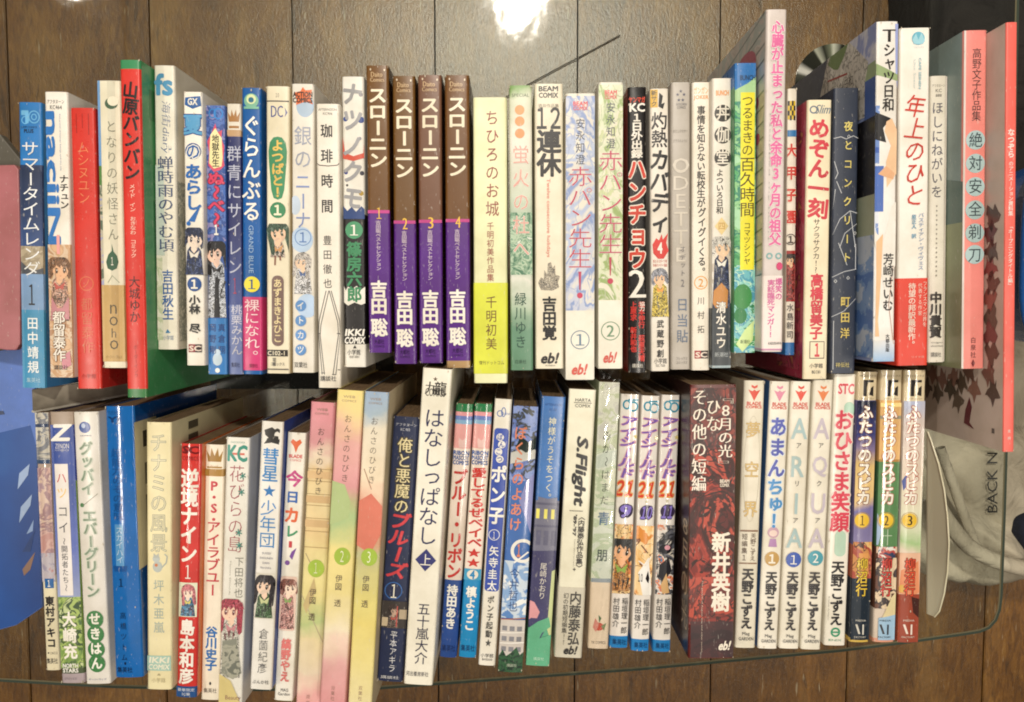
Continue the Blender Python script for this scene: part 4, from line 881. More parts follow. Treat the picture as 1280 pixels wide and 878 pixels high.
bk('B', 282, 313, 547, 273, 302, 883, .126, 'E9E6DD',
   'white comic with green asterisks in its title and a red haired girl kneeling', [
    small('KADOKAWA', 553, '7fa89a', .2, .8, 2.5), H('KC', .1, .9, 557, 576, '3A9484', 'x', 'imprint'), BX(.15, .8, 566, 568.5, 'D8705E'),
    V('花びらの島', 581, 690, 'A8545E', 19, .5, 't'), *[L([(u - .14 * math.cos(a), y - 4.5 * math.sin(a)), (u + .14 * math.cos(a), y + 4.5 * math.sin(a))], 1.3, '3A8478', 'flower_mark') for u, y in ((.75, 594), (.72, 614), (.66, 664), (.7, 680)) for a in (.3, 1.35, 2.4)],
    V('下田将也', 694, 746, '7a7a72', 11, .72, 't', name='author_name'), H('Masaya Shimoda', .3, .38, 700, 742, 'a8a89c', 't', 'subtitle', 1),
    FG(.45, 747, 846, 27, 'B8485A', 'E4E0D4', 'F0CDB4', False, 0, 'c98a92'), P([(.1, 800), (.7, 796), (.95, 840), (.6, 848), (.1, 842)], ('art', ['8A8C80', 'A9A898', '6f7268'], 150, 5.0), 'skirt_picture'), P([(0, 842), (.5, 850), (1, 880), (1, 883), (0, 883)], 'D9C888'), small('Beauty', 872, '8a5a5a', .3, .95, 7)], bulge=.7)
bk('B', 327, 354, 527, 311, 340, 862, .136, 'EDEAE4',
   'white comic with bright blue title and star above a dark haired girl', [
    P([(.15, 538), (.5, 534), (.7, 538), (.55, 544), (.8, 545), (.85, 555), (.5, 553), (.15, 555), (.35, 547), (.2, 544)], '26231f', 'imprint'), H('SC', .3, .85, 536, 553, '26231f', 'x', 'imprint'), 
    V('彗星', 560, 602, '3484C8', 20, .5, 'b'), ST(.5, 613, 8, '2F7AC0'), V('少年団', 624, 684, '3484C8', 20, .5, 'n'), small('SUISEI', 690, '7a7a90', .3, .7, 2.6), small('SHOUNEN', 696, '7a7a90', .2, .8, 2.6), small('DAN', 702, '7a7a90', .35, .65, 2.6), small('Norihiko', 708, '7a7a90', .25, .75, 2.6),
    BX(.08, .92, 715, 772, 'D8D2C4'), FG(.5, 717, 771, 24, '2a2228', '4F7048', 'F0D0B8', True, -1, 'c9ce9a'), V('倉薗紀彦', 784, 842, '6a6a6c', 12, .55, 't', name='author_name'), small('ぶんか社', 852, DK, .12, .88, 5)], right='2C4A9C', left='3a66b4')
bk('B', 358, 384, 541, 343, 365, 876, .12, 'EEEAE0',
   'white comic with coloured paper-cut title letters and a girl in a framed picture', [
    P([(.3, 549), (.5, 552), (.7, 549), (.8, 553), (.62, 558), (.5, 566), (.38, 558), (.2, 553)], 'D9663A', 'imprint_mark'), H('BLADE', .15, .85, 568, 572, 'D0484A', 'x', 'imprint'), small('COMICS', 575, 'D0484A', .2, .8, 2.5),
    V('今', 588, 608, 'C8488C', 20, .5, 'x'), V('日', 613, 628, '3A6AB8', 16, .45, 'x'), V('カ', 633, 653, 'E0683C', 19, .45, 'x'), V('レ', 655, 671, '3F9A6C', 16, .5, 'x'), BX(.38, .55, 675, 683, 'D0404C'), P([(.55, 688), (.8, 683), (.6, 698), (.45, 694)], '7A4AA0', 'exclamation_mark'), E(.35, 702, 3, 3, '7A4AA0'),
    BX(.05, .92, 719, 787, 'E4C6B8', 3), FG(.48, 722, 785, 20, '9A6458', 'DDA09A', 'F4DCC8', False, 0, '8aa864'), V('縞野やえ', 797, 852, 'DE7A78', 12, .52, 'x', name='author_name'), small('MAG', 862, DK, .35, .75, 4), small('Garden', 867, DK, .2, .85, 3.5)])
def onsa(n, q, h, stops, lab, o, lets, extra):
    bk('B', *q, h, ('grad', stops, .14, float(n)), lab, [
        *extra, small('WEB', o, 'A08878', .25, .7, 3), small('COMICS', o + 5, 'A08878', .2, .75, 2.5), V('おんさのひびき', *lets, '5a4a3e', 9, .48, 't'),
        E(.56, {1: 708, 2: 693, 3: 694}[n], 10, 11, 'A5C244', 'volume_disc'), H(str(n), .48, .62, {1: 701, 2: 686, 3: 687}[n], {1: 714, 2: 700, 3: 701}[n], 'F0F0D0', 't', 'volume_number'),
        V('伊図 透', {1: 733, 2: 716, 3: 717}[n], {1: 774, 2: 757, 3: 758}[n], '6a5c4c', 8.5, .48, 'n', name='author_name'), V('双葉社', {1: 866, 2: 856, 3: 856}[n], {1: 890, 2: 876, 3: 876}[n], '9a7a6c', 5, .5, 't', name='publisher_name')],
       right='D2C3A4' if n == 3 else None, rough=.5, bulge=.5)
onsa(1, (388, 420, 503, 368, 399, 905), .13, [(503, 'D98E98'), (550, 'D99AA0'), (570, 'E8D8C0'), (585, 'E0C490'), (620, 'EBD9A8'), (660, 'E4C894'), (700, 'E6DA9C'), (740, 'E9DC9A'), (775, 'B9C88A'), (800, 'EBDCB0'), (840, 'EFE0C8'), (870, 'EAB0AC'), (905, 'E8A0A0')],
     'pink topped watercolour comic with brown paper box shapes, green leaf numbered 1', 512, (533, 618),
     [BX(0, 1, y, y + 9, 'D9B888', 0, 'carton_picture') for y in (588, 618, 648)] + [L([(0, y), (1, y)], .8, 'B09468') for y in (585, 600, 616, 630, 646, 662, 682)] + [L([(.0, 742), (1, 800)], 2, 'B8A890'), L([(.1, 690), (.5, 712)], 1, 'A89878'), P([(.1, 755), (.5, 720), (.6, 735), (.25, 765)], 'C9B480')])
onsa(2, (421, 455, 488, 398, 431, 893), .148, [(488, 'EBD98A'), (520, 'E9CC98'), (550, 'E6AFA8'), (600, 'E0A0A4'), (635, 'B9C08A'), (650, 'A9C088'), (690, 'EAD98E'), (740, 'ECDD98'), (790, 'EFE2C4'), (830, 'EAB4B4'), (893, 'E49AA0')],
     'yellow topped watercolour comic with pink middle and green leaf numbered 2', 496, (517, 602), [P([(0, 600), (.5, 604), (.75, 625), (.7, 645), (0, 655)], 'AFC086')])
onsa(3, (456, 486, 490, 433, 465, 893), .148, [(490, '9AB0CC'), (515, 'A9BCCC'), (535, 'EAE0CC'), (600, 'EDDCC0'), (640, 'E0A088'), (665, 'D98872'), (690, 'C0BE90'), (740, 'D9CE80'), (780, 'E9D880'), (840, 'EBDD98'), (893, 'EADDB0')],
     'blue topped watercolour comic with red orange patch and green leaf numbered 3', 499, (520, 604), [P([(0, 625), (.5, 615), (.98, 630), (.98, 665), (.6, 690), (0, 680)], 'D97B66'), L([(.15, 585), (.5, 610)], 1.2, 'B08A70')])
bk('B', 492, 525, 521, 470, 504, 852, .13, '222C4E',
   'navy comic with gold edged title above red brush lettering and a small portrait strip', [
    small('アフタヌーン', 531, 'C9CCD8', .1, .9, 3.5), small('KC 903', 537, 'C9CCD8', .3, .65, 3.5), V('俺と悪魔の', 547, 641, 'D9C994', 18, .5, 'n', '3f3a34', olst='o'), V('俺と悪魔の', 547, 641, 'E9DDB0', 18, .52, 't'),
    V('ブルーズ', 640, 722, 'CE3F48', 24, .5, 'x', sk=.25), RG(.42, 737, 11, 11, 1.2, '3a6ab0'), H('1', .34, .54, 729, 746, 'F2EEE0', 'm', 'volume_number'), 
    BX(0, 1, 750, 784, '3a3432'), BX(.05, .28, 771, 782, 'C9B89C'), FG(.48, 753, 784, 16, '4a3c38', '7a6a62', 'BFA08C', False, 1), BX(.7, 1, 760, 772, 'B8A890'), L([(.62, 756), (.62, 782)], 1.2, 'C0504A'),
    V('平本アキラ', 787, 840, 'D9DAE0', 9, .55, 'n', name='author_name', sk=.1), small('講談社', 846, 'D9DAE0', .15, .85, 4)], bulge=1.2)
bk('B', 528, 566, 461, 504, 541, 856, .142, 'F0EBDC',
   'tall cream comic with large navy title and a navy diamond', [
    ST(.45, 474, 3, '6a5a4c'), V('九', 477, 494, '35302e', 15, .32, 'm', name='imprint'), V('龍', 477, 494, '35302e', 15, .64, 'b', name='imprint'), H('COMICS', .14, .8, 485.5, 495, '35302e', 'm', 'imprint'),
    V('はなしっぱなし', 510, 680, '2C2F5A', 25, .5, 't', olst='n', ol='2C2F5A'), P([(.5, 684), (.86, 698), (.5, 712), (.14, 698)], '35387A', 'diamond_mark'), V('上', 689, 707, 'F0EBDC', 14, .5, 'n', name='volume_mark'),
    V('五十嵐大介', 752, 830, '33344e', 16, .54, 't', olst='n', ol='33344e', name='author_name'), small('河出書房新社', 842, '4a4854', .06, .84, 6)], bulge=.9, rough=.3)
def ribon(q, h, body, bodyc, title, tcol, lab, ty_, author, ay, num=None, kk=()):
    yt = q[2]
    bk('B', *q, h, 'EADCD0', lab, [
        P([(.28, yt + 47), (.3, yt + 42), (.5, yt + 45), (.7, yt + 42), (.72, yt + 47), (.66, yt + 54), (.34, yt + 54)], 'EAC8C4', 'cat_mark'),
        H('RIBON', .04, .94, yt + 58, yt + 63, '2f5aa0', 'x', 'imprint'), H('MASCOT', .04, .94, yt + 64, yt + 69, '2f5aa0', 'x', 'imprint'), H('COMICS', .04, .94, yt + 70, yt + 75, '2f5aa0', 'x', 'imprint'),
        V(title, *ty_, tcol, 18, .5, 'x'), V(author, *ay, 'F2F0EA', 13, .5, 'x', name='author_name'), *kk, small('集英社', by_(q) - 12, '1a2c5c', .1, .9, 8)],
       bands=[(yt, yt + 10, '2E7A4C'), (yt + 10, yt + 15, 'DD9AA0'), (yt + 15, yt + 20, '6E82C0'), (yt + 20, yt + 25, '88B0D0'), (yt + 25, yt + 55, 'E2A5A2'), (bodyc[0], q[5], body)], rough=.14, bulge=2.0)
def by_(q): return q[5]
ribon((570, 592, 505, 549, 571, 822), .118, '2C4E96', (724,), 'ブルー・リボン', 'C8342F', 'pink and white striped comic with red title and dark blue lower end', (586, 723), '持田あき', (730, 786))
ribon((593, 616, 505, 573, 595, 822), .118, '2189C4', (724,), '愛してるぜベイベ★★', 'C8342F', 'pink and white comic with red title, two stars and turquoise lower end', (584, 708), '槙ようこ', (732, 788), None,
      [BX(0, 1, 710, 724, '3A96BE'), E(.5, 717, 7, 6, 'EDE9DE'), H('4', .36, .62, 712, 722, '2189C4', 'x', 'volume_number')])
bk('B', 619, 640, 499, 597, 620, 832, .12, 'E9E4D8',
   'white comic with a royal blue rounded panel holding white title letters', [
    RG(.35, 517, 4, 4, 1.1, '4a6ab0'), RG(.55, 515, 3, 6, 1.1, '4a6ab0'), small('SUNDAY', 517, '4a6ab0', .5, .95, 2.5), BX(.08, .92, 535, 738, '3450B0', 4, 'title_panel'),
    *[E(u, y, 4.6, 4.6, 'E9E6E0') for u, y in ((.44, 546), (.56, 555), (.4, 564), (.5, 573))], *[V(c, y - 4, y + 4, '2E48A8', 7, u, 'b', name='title_small') for c, u, y in (('ぽ', .44, 546), ('ん', .56, 555), ('こ', .4, 564), ('つ', .5, 573))],
    V('ポン子', 579, 656, 'F3F1EA', 19, .5, 'x'), RG(.45, 667, 7, 7, 1, 'DDE0EE'), H('1', .38, .5, 663, 671.5, 'F3F1EA', 'n', 'volume_number'), V('矢寺圭太', 680, 738, 'F0EFEA', 11.5, .5, 'b', name='author_name'),
    V('ポン子起動★', 743, 808, '4a4a48', 8.5, .5, 'b', name='subtitle'), small('小学館', 819, DK, .1, .85, 5), small('BIG500', 824, DK, .2, .8, 2.5)])
bk('B', 642, 673, 508, 621, 654, 840, .124, '4570B8',
   'blue comic with orange title, white ring numbered 1 and a printed apartment block', [
    BX(0, 1, 508, 600, ('art', ['6A82BE', '7F92C8', '2f3436', '5b72b4', '8A9CD0'], 75, 3.0)), P([(0, 566), (.9, 556), (1, 562), (1, 572), (0, 580)], 'C9C9C4'), P([(.35, 545), (.7, 552), (1, 545), (1, 560), (.6, 565), (.2, 558)], '26312e', 'branch_picture'), P([(1, 590), (.7, 600), (.45, 625), (.8, 650), (1, 665)], '8C90C4'),
    V('ぼくらのよあけ', 532, 664, 'E08A6A', 15, .35, 'b'), BX(0, 1, 700, 772, ('art', ['5B86C4', 'C9D6E4', '86A8D4', 'E9ECEC'], 40, 5.0)), RG(.72, 687, 15, 15, 4, 'F1EFEA'), H('1', .5, .62, 679, 694, 'E08A6A', 'x', 'volume_number'), L([(.4, 702), (.95, 688)], 2, 'F1EFEA'),
    V('今井哲也', 709, 764, '2c4c84', 12, .45, 'n', name='author_name'), BX(0, 1, 774, 826, 'D6CFCB'), *[BX(.08 + .3 * i, .28 + .3 * i, y, y + 6, '8C8C94', 0, 'window_picture') for i in range(3) for y in (782, 795, 808)], L([(0, 791), (1, 789)], 1.5, 'F0ECE6'), L([(0, 804), (1, 802)], 1.5, 'F0ECE6'), L([(0, 774), (1, 771)], 1.2, 'B0705A'),
    P([(0, 820), (.15, 812), (.3, 820), (.5, 815), (.7, 808), (.85, 818), (1, 814), (1, 840), (0, 840)], ('art', ['1f3a2a', '2f5a3a', '183024'], 200, 1.0), 'tree_picture'), small('講談社', 831, 'C9D0C4', .35, .75, 4)],
   bands=[(508, 600, '5b72b4'), (774, 822, 'CFC8C4'), (822, 840, '1f3a2a')], rough=.12, bulge=2.0)
bk('B', 677, 708, 496, 657, 687, 832, .126, '4C7CC0',
   'sky blue comic with small cream title above a grey building with yellow windows', [
    small('AFTERNOON', 506, '2f4f8c', .15, .85, 3), small('KC DX', 512, '2f4f8c', .35, .65, 3), V('神様がうそをつく。', 521, 626, 'EDE8C4', 9.5, .5, 'n'),
    P([(0, 625), (.1, 624), (.1, 620), (.5, 622), (.9, 620), (.9, 624), (1, 624), (1, 688), (0, 690)], '76768C', 'building_picture'), BX(0, 1, 627, 630, '5c5c74'), *[BX(u, u + .14, 635, 647, 'E9E070', 0, 'lit_window_picture') for u in (.05, .38, .68)], BX(0, 1, 655, 657.5, '5f5f78'), *[BX(u, u + .2, 662, 680, '62627c', 0, 'window_picture') for u in (.1, .42, .74)],
    P([(0, 688), (1, 686), (1, 770), (.5, 800), (0, 780)], '42406A'), V('尾崎かおり', 702, 748, 'E4DFD4', 8.5, .5, 'n', name='author_name'), P([(.86, 712), (1, 710), (1, 800), (.8, 785)], 'CBD49C'),
    P([(0, 750), (.2, 752), (.45, 764), (.35, 772), (.1, 772), (0, 774)], 'D99AA0'), P([(0, 785), (.4, 776), (.85, 770), (.95, 782), (.6, 790), (.5, 797), (1, 792), (1, 832), (0, 832)], '62B08A', 'leaf_picture'), small('講談社', 823, 'BFE0CC', .3, .75, 4)],
   bands=[(626, 688, '76768C'), (688, 785, '42406A'), (785, 832, '5CAA86')], rough=.26)
bk('B', 711, 746, 487, 693, 727, 822, .132, 'EBE7D2',
   'cream comic with a large black italic sideways latin title and a grey paper band', [
    small('HARTA', 500, BK, .25, .82, 4), small('COMIX', 507, BK, .25, .82, 4), BX(.2, .86, 503, 503.7, '6a665c'), H('S.Flight', .28, .8, 546, 630, BK, 'x', 'title', 1, sk=.25), L([(.25, 637), (.75, 637)], .7, '6a665c'),
    V('〈内藤泰弘作品集〉', 640, 712, '3a3634', 8.5, .72, 'b', name='subtitle'), H("'89-'97", .42, .54, 642, 668, '3a3634', 'x', 'subtitle', 1), H('Yasuhiro Nightow short works', .48, .54, 672, 706, '6a665c', 't', 'subtitle', 1), H('+', .5, .6, 708, 712, '3a3634', 'b', 'mark'),
    V('内藤泰弘', 738, 806, '3a3836', 15, .66, 'b', name='author_name'), V('幻の初期短編集！！', 740, 806, '4a4844', 6.5, .3, 'n', name='band_text'), H('eb!', .34, .8, 807, 817, '2a2626', 'x', 'publisher_mark', sk=.25)],
   obi=(733, 822, 'CFC9B8'), left='2a2824', bulge=.9)
bk('B', 749, 775, 478, 734, 761, 811, .128, 'B9C4A4',
   'comic in a crumpled clear plastic sleeve with a red fruit near its foot', [
    BX(0, 1, 478, 560, ('art', ['C4C4BC', 'D2D4C4', 'B9C2A0', 'D0D2CA'], 60, 1.0)), BX(0, 1, 560, 722, ('art', ['C9CFB4', 'D6D9C4', 'B4C2A4', 'D0D6C8', 'BEC8BC'], 45, 2.0)), BX(0, 1, 722, 727, '8a949c'),
    V('みか〜はまだ', 536, 632, '2c3a22', 11, .5, 'n'), V('青', 634, 660, '2c5c88', 15, .5, 'b'), V('朋', 682, 704, '33463f', 14, .5, 'b', name='title'),
    E(.5, 783, 6, 5, 'C2503C', 'fruit_picture'), P([(.5, 780), (.3, 772), (.2, 784), (.36, 790)], 'C98070'), P([(.5, 778), (.45, 768), (.6, 772)], '4f7048'), P([(.6, 782), (.85, 778), (.75, 788)], '7a8a60'), small('YK COMICS', 803, '6a625a', .15, .85, 3.5)],
   bands=[(727, 811, 'E8D4BC')], rough=.2, sleeve=True)
def eye(n, q, lab, arts, hair, extra=()):
    yt = q[2]; o = yt - 493
    bk('B', *q, .118, 'EAE4DE', lab, [
        RG(.34, 506 + o, 5, 6, 2, '3A92B0'), RG(.7, 508 + o, 6, 6.5, 2.2, '3A92B0'), BX(.4, .95, 499 + o, 501 + o, '3A92B0'),
        V('アイシールド', 520 + o, 597 + o, '7C5FB4', 20, .48, 'x', 'E0A8B4', sk=.3, olst='o'), ST(.9, 545 + o, 3.5, 'D9C884'), ST(.12, 586 + o, 3, 'E0B0B8'),
        H('21', .0, .9, 600 + o, 618 + o, 'D8412E', 'x', 'title_number', ol='E9B05A', sk=.2), ST(.5, 624 + o, 2.5, 'C9C4A0'), E(.55, 637 + o, 9, 9, '35274a'), H(str(n), .25, .82, 630 + o, 645 + o, '8A7AD0', 'x', 'volume_number', ol='2a1c3c', sk=.15),
        BX(0, 1, 654 + o, 741 + o, arts, 0, 'cover_picture'), *hair, V('稲垣理一郎', 746 + o, 792 + o, '2c2a30', 8, .74, 'n', name='author_name'), V('村田雄介', 746 + o, 784 + o, '2c2a30', 8, .28, 'n', name='author_name'), small('集英社', q[5] - 8, '123a6a', .15, .9, 7), *extra],
       bands=[(q[5] - 15, q[5], '2A80C4')], rough=.10, bulge=2.2)
eye(9, (777, 799, 493, 760, 786, 810), 'white comic with violet slanted title and round 9 above a black haired boy', ('art', ['E0862C', 'EFA850', 'E9C890', 'D0782C', 'B04A28'], 70, 1.0, '4a2a20', .25, .8), [FG(.45, 672, 738, 24, '1c1a1c', 'C8843C', 'E9AE80', False, 0, '8aa84a')])
eye(10, (803, 825, 495, 788, 812, 814), 'white comic with violet slanted title, a small round 10 and a playing card picture', ('art', ['E0A048', 'EDC07C', 'EFCF9A', 'D88A3A'], 50, 2.0, '7a4a2a', .25, .8), [P([(.2, 715), (.75, 695), (1, 735), (1, 743), (.5, 743)], 'EFECE6', 'card_picture'), H('10', .22, .46, 716, 726, '222026', 'b', 'card_number'), P([(.62, 722), (.75, 712), (.85, 722), (.8, 728), (.72, 726)], '1c1a1e', 'spade_mark'), L([(.3, 680), (.7, 690)], 1.4, '5a3020'), L([(.2, 700), (.6, 706), (.9, 694)], 1.6, 'F4EDE4')])
eye(11, (828, 850, 494, 815, 839, 815), 'white comic with violet slanted title and round 11 above a blue orange picture', ('art', ['4F9AC8', 'D97A4A', 'E4DCD4', '26262e', '5a5c68', 'C9C0B4'], 60, 7.0, '1c1a20', .3, .8), [E(.5, 685, 8, 6, '1c1c24'), E(.6, 683, 3.5, 3, 'DFA0B0'), P([(.2, 705), (.7, 695), (.9, 712), (.5, 725), (.15, 720)], '24242c'), P([(.3, 730), (.6, 715), (.8, 740), (.4, 741)], 'D9B07A')])
bk('B', 859, 925, 481, 863, 914, 823, .146, '5E1F1C',
   'thick dark red comic with white serif lettering over smoky red painting', [
    BX(0, 1, 485, 560, ('art', ['4A1C1A', '7A2A24', '3a1614', '5c2420', '8f3a2e'], 55, 2.0, '2c100e', .4, .8)), BX(0, 1, 560, 720, ('art', ['7A2620', 'A83C2E', '5a1c1a', '3c1614', 'B84A38', '6c2420'], 40, 3.0, '34120f', .45, .8)),
    BX(0, 1, 720, 780, ('art', ['9c3428', 'B84632', '6a221c', '8a2e26'], 45, 5.0, '3c1410', .35, .8)), BX(.05, 1, 776, 822, ('art', ['2f1a1e', '3c2024', '4a2426'], 50, 5.0)),
    V('『8月の光』', 488, 588, 'EFE4D4', 18, .77, 'm'), V('ひな', 498, 540, 'EFE4D4', 18, .5, 'm'), V('その他の短編', 486, 614, 'EFE4D4', 18, .2, 'm'), H('BEAM', .66, .86, 598, 602, 'E9DDCC', 'x', 'imprint'), H('COMIX', .66, .86, 603, 607, 'E9DDCC', 'x', 'imprint'),
    V('新井英樹', 664, 764, 'F1E8D8', 23, .7, 'x', name='author_name'), H('The general of August, this and other stories', .27, .31, 724, 815, 'D9C4B4', 'n', 'subtitle', 1), H('eb!', .68, .92, 801, 812, 'F1E8D8', 'x', 'publisher_mark', sk=.25)],
   left='2A1214', rough=.3, bulge=.8,
   sides=[('l', 'cover_lettering', '8', 'C9B49C', 1, (.5, .56, .03, .12)), ('l', 'cover_lettering', '月', 'C9B49C', 1, (.58, .68, .03, .14)), ('l', 'cover_lettering', 'の', 'C9B49C', 1, (.7, .79, .03, .14)), ('l', 'cover_lettering', '光', 'C9B49C', 1, (.81, .91, .03, .14))])
for c_ in '8月の光': want(c_, 'b')
def blade(y, c): return [P([(.35, y), (.5, y + 2), (.65, y), (.65, y + 3), (.5, y + 5), (.35, y + 3)], c, 'imprint_mark'), P([(.2, y + 6), (.4, y + 8), (.5, y + 6), (.6, y + 8), (.8, y + 6), (.66, y + 12), (.5, y + 20), (.34, y + 12)], c, 'imprint_mark'), H('BLADE', .16, .84, y + 21, y + 25, 'D24A3A', 'x', 'imprint'), H('COMICS', .12, .88, y + 25.7, y + 29, 'D24A3A', 'x', 'imprint')]
def mag(y): return [small('Mag', y, DK, .32, .68, 5), small('GARDEN', y + 6, DK, .15, .88, 4)]
bk('B', 930, 957, 476, 919, 944, 810, .129, 'E8E1CF',
   'ivory comic with three golden characters in an outlined rounded frame', [
    *blade(481, 'D9442E'), RG(.5, 585, 10, 66, .8, 'CFC7B4'), V('夢', 519, 555, 'D9BC7A', 18, .5, 'n', 'B9945A', olst='b'), V('空', 566, 606, 'D9BC7A', 18, .5, 'n', 'B9945A', olst='b'), V('界', 616, 654, 'D9BC7A', 18, .5, 'n', 'B9945A', olst='b'),
    BX(.05, .92, 661, 663, '8C6A50'), BX(.05, .92, 702, 703.5, '8C6A50'), V('天野こずえ', 665, 700, '6a5648', 7, .7, 'n', name='series_title'), V('短編集1', 665, 700, '6a5648', 7, .28, 'n', name='series_title'),
    V('天野こずえ', 709, 786, '2e2a2c', 14.5, .5, 'x', name='author_name'), *mag(792)], left='CFC4A8')
bk('B', 964, 987, 477, 946, 973, 811, .126, 'EDE7DA',
   'ivory comic with gradient blue bubbly title, blue cover edge and gold disc numbered 1', [
    *blade(482, 'E08AA8'), V('あまん', 520, 597, '4A54B0', 21, .5, 'x', 'DDE6F0', olst='o'), V('ちゅ！', 597, 660, '3A8AC8', 21, .5, 'x', 'DDE6F0', olst='o'),
    E(.5, 664, 7, 7, 'C9A0B4', 'mascot_picture'), E(.5, 665, 5, 4, 'F0D8D0', 'mascot_picture'), P([(.35, 672), (.65, 672), (.72, 682), (.28, 682)], 'B88AC0', 'mascot_picture'), *NUM('1', .5, 697, 9, 'C9A05A', 'F1EBDC', st='x'),
    V('天野こずえ', 713, 788, '3a3638', 14, .52, 'x', name='author_name'), *mag(795)], left='2A5C98')
def aria(n, q, t, cc, kana, disc, num, lab, ny):
    yt = q[2]
    ys = [520, 567, 607, 652] if len(t) == 4 else []
    it = [*blade(482, 'DD4A38' if n == 1 else 'E07A3A')]
    for ch, k, y in zip(t, kana, (519, 566, 612, 656)):
        it.append(V(ch, y, y + 32 if ch != t[-1] or y < 650 else y + 30, cc, 25, .5, 'b', name='title_latin', ol='E6E0D2', olst='x'))
        if k: it.append(V(k, y + 33, y + 41, '4a4644', 7, .5, 'n', name='title_kana'))
    it += [*NUM(str(num), .5, ny, 9.5, disc, 'F1EEE6', st='n'), V('天野こずえ', 713, 788, '3a3638', 14, .5, 'x', name='author_name'), *mag(795)]
    bk('B', *q, .126, 'EBE5D6', lab, it)
aria(1, (989, 1015, 477, 974, 999, 811), 'ARIA', 'A9C4C8', 'アリア ', '3A5AB0', 1, 'ivory comic with tall pale teal capitals and blue disc numbered 1', 698)
aria(2, (1018, 1042, 475, 1000, 1027, 812), 'AQUA', 'BFB4C0', 'アクア ', '4AA0B4', 2, 'ivory comic with tall pale lilac capitals and teal disc numbered 2', 696)
bk('B', 1044, 1070, 468, 1029, 1058, 807, .124, 'EDE8DC',
   'white comic with heavy red title and pale green pill shapes', [
    H('STC', .2, .92, 480, 492, 'D23A4A', 'x', 'imprint', ol='F2E0DC'), BX(.5, .96, 502, 520, 'A9CDB8', 6), V('おひさま笑顔', 512, 664, 'D02E48', 23, .5, 'x', olst='o', ol='EBDCD4'), 
    BX(.3, .82, 662, 694, 'B8D4C0', 6), V('天野こずえ', 700, 782, '222024', 16, .5, 'x', name='author_name'), H('Kozue Amano', .12, .18, 745, 775, '8a8680', 't', 'subtitle', 1), RG(.5, 790, 6, 6, 2.2, '3f9470', 'publisher_mark'), BX(.3, .7, 789, 791, '3f9470', 0, 'publisher_mark'), small('ENIX', 800, '6fa48c', .2, .8, 2.5)], rough=.24)
def spica(n, q, lab, pic, tail, authcol, olc, pub, bands):
    yt = q[2]; o = 0
    bk('B', *q, .128, 'D9C9A8', lab, [
        small('MFコミックス', 470, '4a4036', .1, .9, 2.5), BX(.28, .8, 475, 495, '2a2624', 0, 'imprint_mark'), P([(.5, 478), (.8, 478), (.8, 482), (.64, 485), (.64, 488), (.56, 493), (.8, 495), (.45, 495), (.45, 484)], 'D3C4A4', 'imprint_mark'), small('フラッパー', 498, '6a5c48', .15, .85, 2.5),
        *pic, V('ふたつのスピカ', 506, 630, 'F3EDE2', 17, .46, 'x', olc, olst='o'), E(.42, 649, 9, 9, 'EBC240', 'volume_number_disc'), RG(.42, 649, 10.5, 10.5, .7, 'B8923A'), H(str(n), .33, .52, 643, 655, '3a2c1c', 'm', 'volume_number'),
        *tail, V('柳沼行', 696, 745, authcol, 14, .5, 'b', '3a2420', name='author_name', olst='p'), small('MEDIA', 775, pub, .25, .78, 2.2), P([(.24, 780), (.34, 780), (.5, 792), (.4, 792)], pub), P([(.6, 780), (.68, 780), (.68, 793), (.6, 793)], pub), small('FACTORY', 796, pub, .2, .8, 2.2)],
       bands=bands, rough=.10, bulge=2.2)
spica(1, (1073, 1098, 465, 1062, 1087, 803), 'gold and midnight blue comic with white edged title and yellow disc numbered 1',
      [BX(0, 1, 501, 680, ('grad', [(501, '1C2032'), (540, '3a3f78'), (560, '8a7a9c'), (580, 'E0C080'), (620, 'E4C48A'), (636, '7a74a8'), (680, '8C84B0')], .2, 1.0))],
      [BX(0, 1, 676, 725, ('art', ['D9A05A', 'E4B878', 'A84A3A', 'C98A50'], 40, 6.0, '4a2a20', .3, .8)), BX(0, 1, 722, 800, '26303C'), P([(.3, 690), (.8, 690), (.85, 716), (.4, 722)], 'E0A060')], 'E9C84A', '7a3a20', 'DAD6CC', [(500, 680, '5a5488'), (680, 722, 'A85A40'), (722, 798, '26303C'), (798, 803, 'D9B85A')])
spica(2, (1102, 1129, 463, 1091, 1119, 803), 'comic with green blackboard picture, white edged title and yellow disc numbered 2',
      [BX(0, 1, 503, 575, 'E0B478'), BX(0, 1, 503, 508, 'F0D890'), BX(0, 1, 519, 523, '8a8a78'), BX(0, 1, 573, 576, 'B88A50'), BX(0, 1, 576, 682, '5F8A5C'), P([(0, 640), (.3, 655), (.1, 680), (0, 680)], 'A8C0DC')],
      [L([(.5, 660), (.5, 680)], .8, 'CFE0C8'), L([(.3, 668), (.7, 668)], .8, 'CFE0C8'), BX(0, 1, 682, 690, 'D9B8A0'), BX(.1, .9, 682, 696, ('art', ['3A6A9C', 'E4E0D8', 'B84A40', '2a3a5a'], 120, 3.0)), BX(0, 1, 696, 760, ('art', ['2A2426', '6a4638', '3a2e30', 'E0C8A8', '5a3a30'], 50, 4.0)), P([(.3, 775), (.8, 745), (1, 740), (1, 800), (.2, 800)], 'E4D4A8'), P([(.2, 772), (1, 768), (1, 800), (.2, 800)], '9FC0DC')], 'D9504A', 'A84A34', '3a3a40', [(500, 576, 'D9A868'), (576, 682, '4F7A50'), (682, 760, '6a4638'), (760, 798, 'D8C8B8'), (798, 803, 'E0A088')])
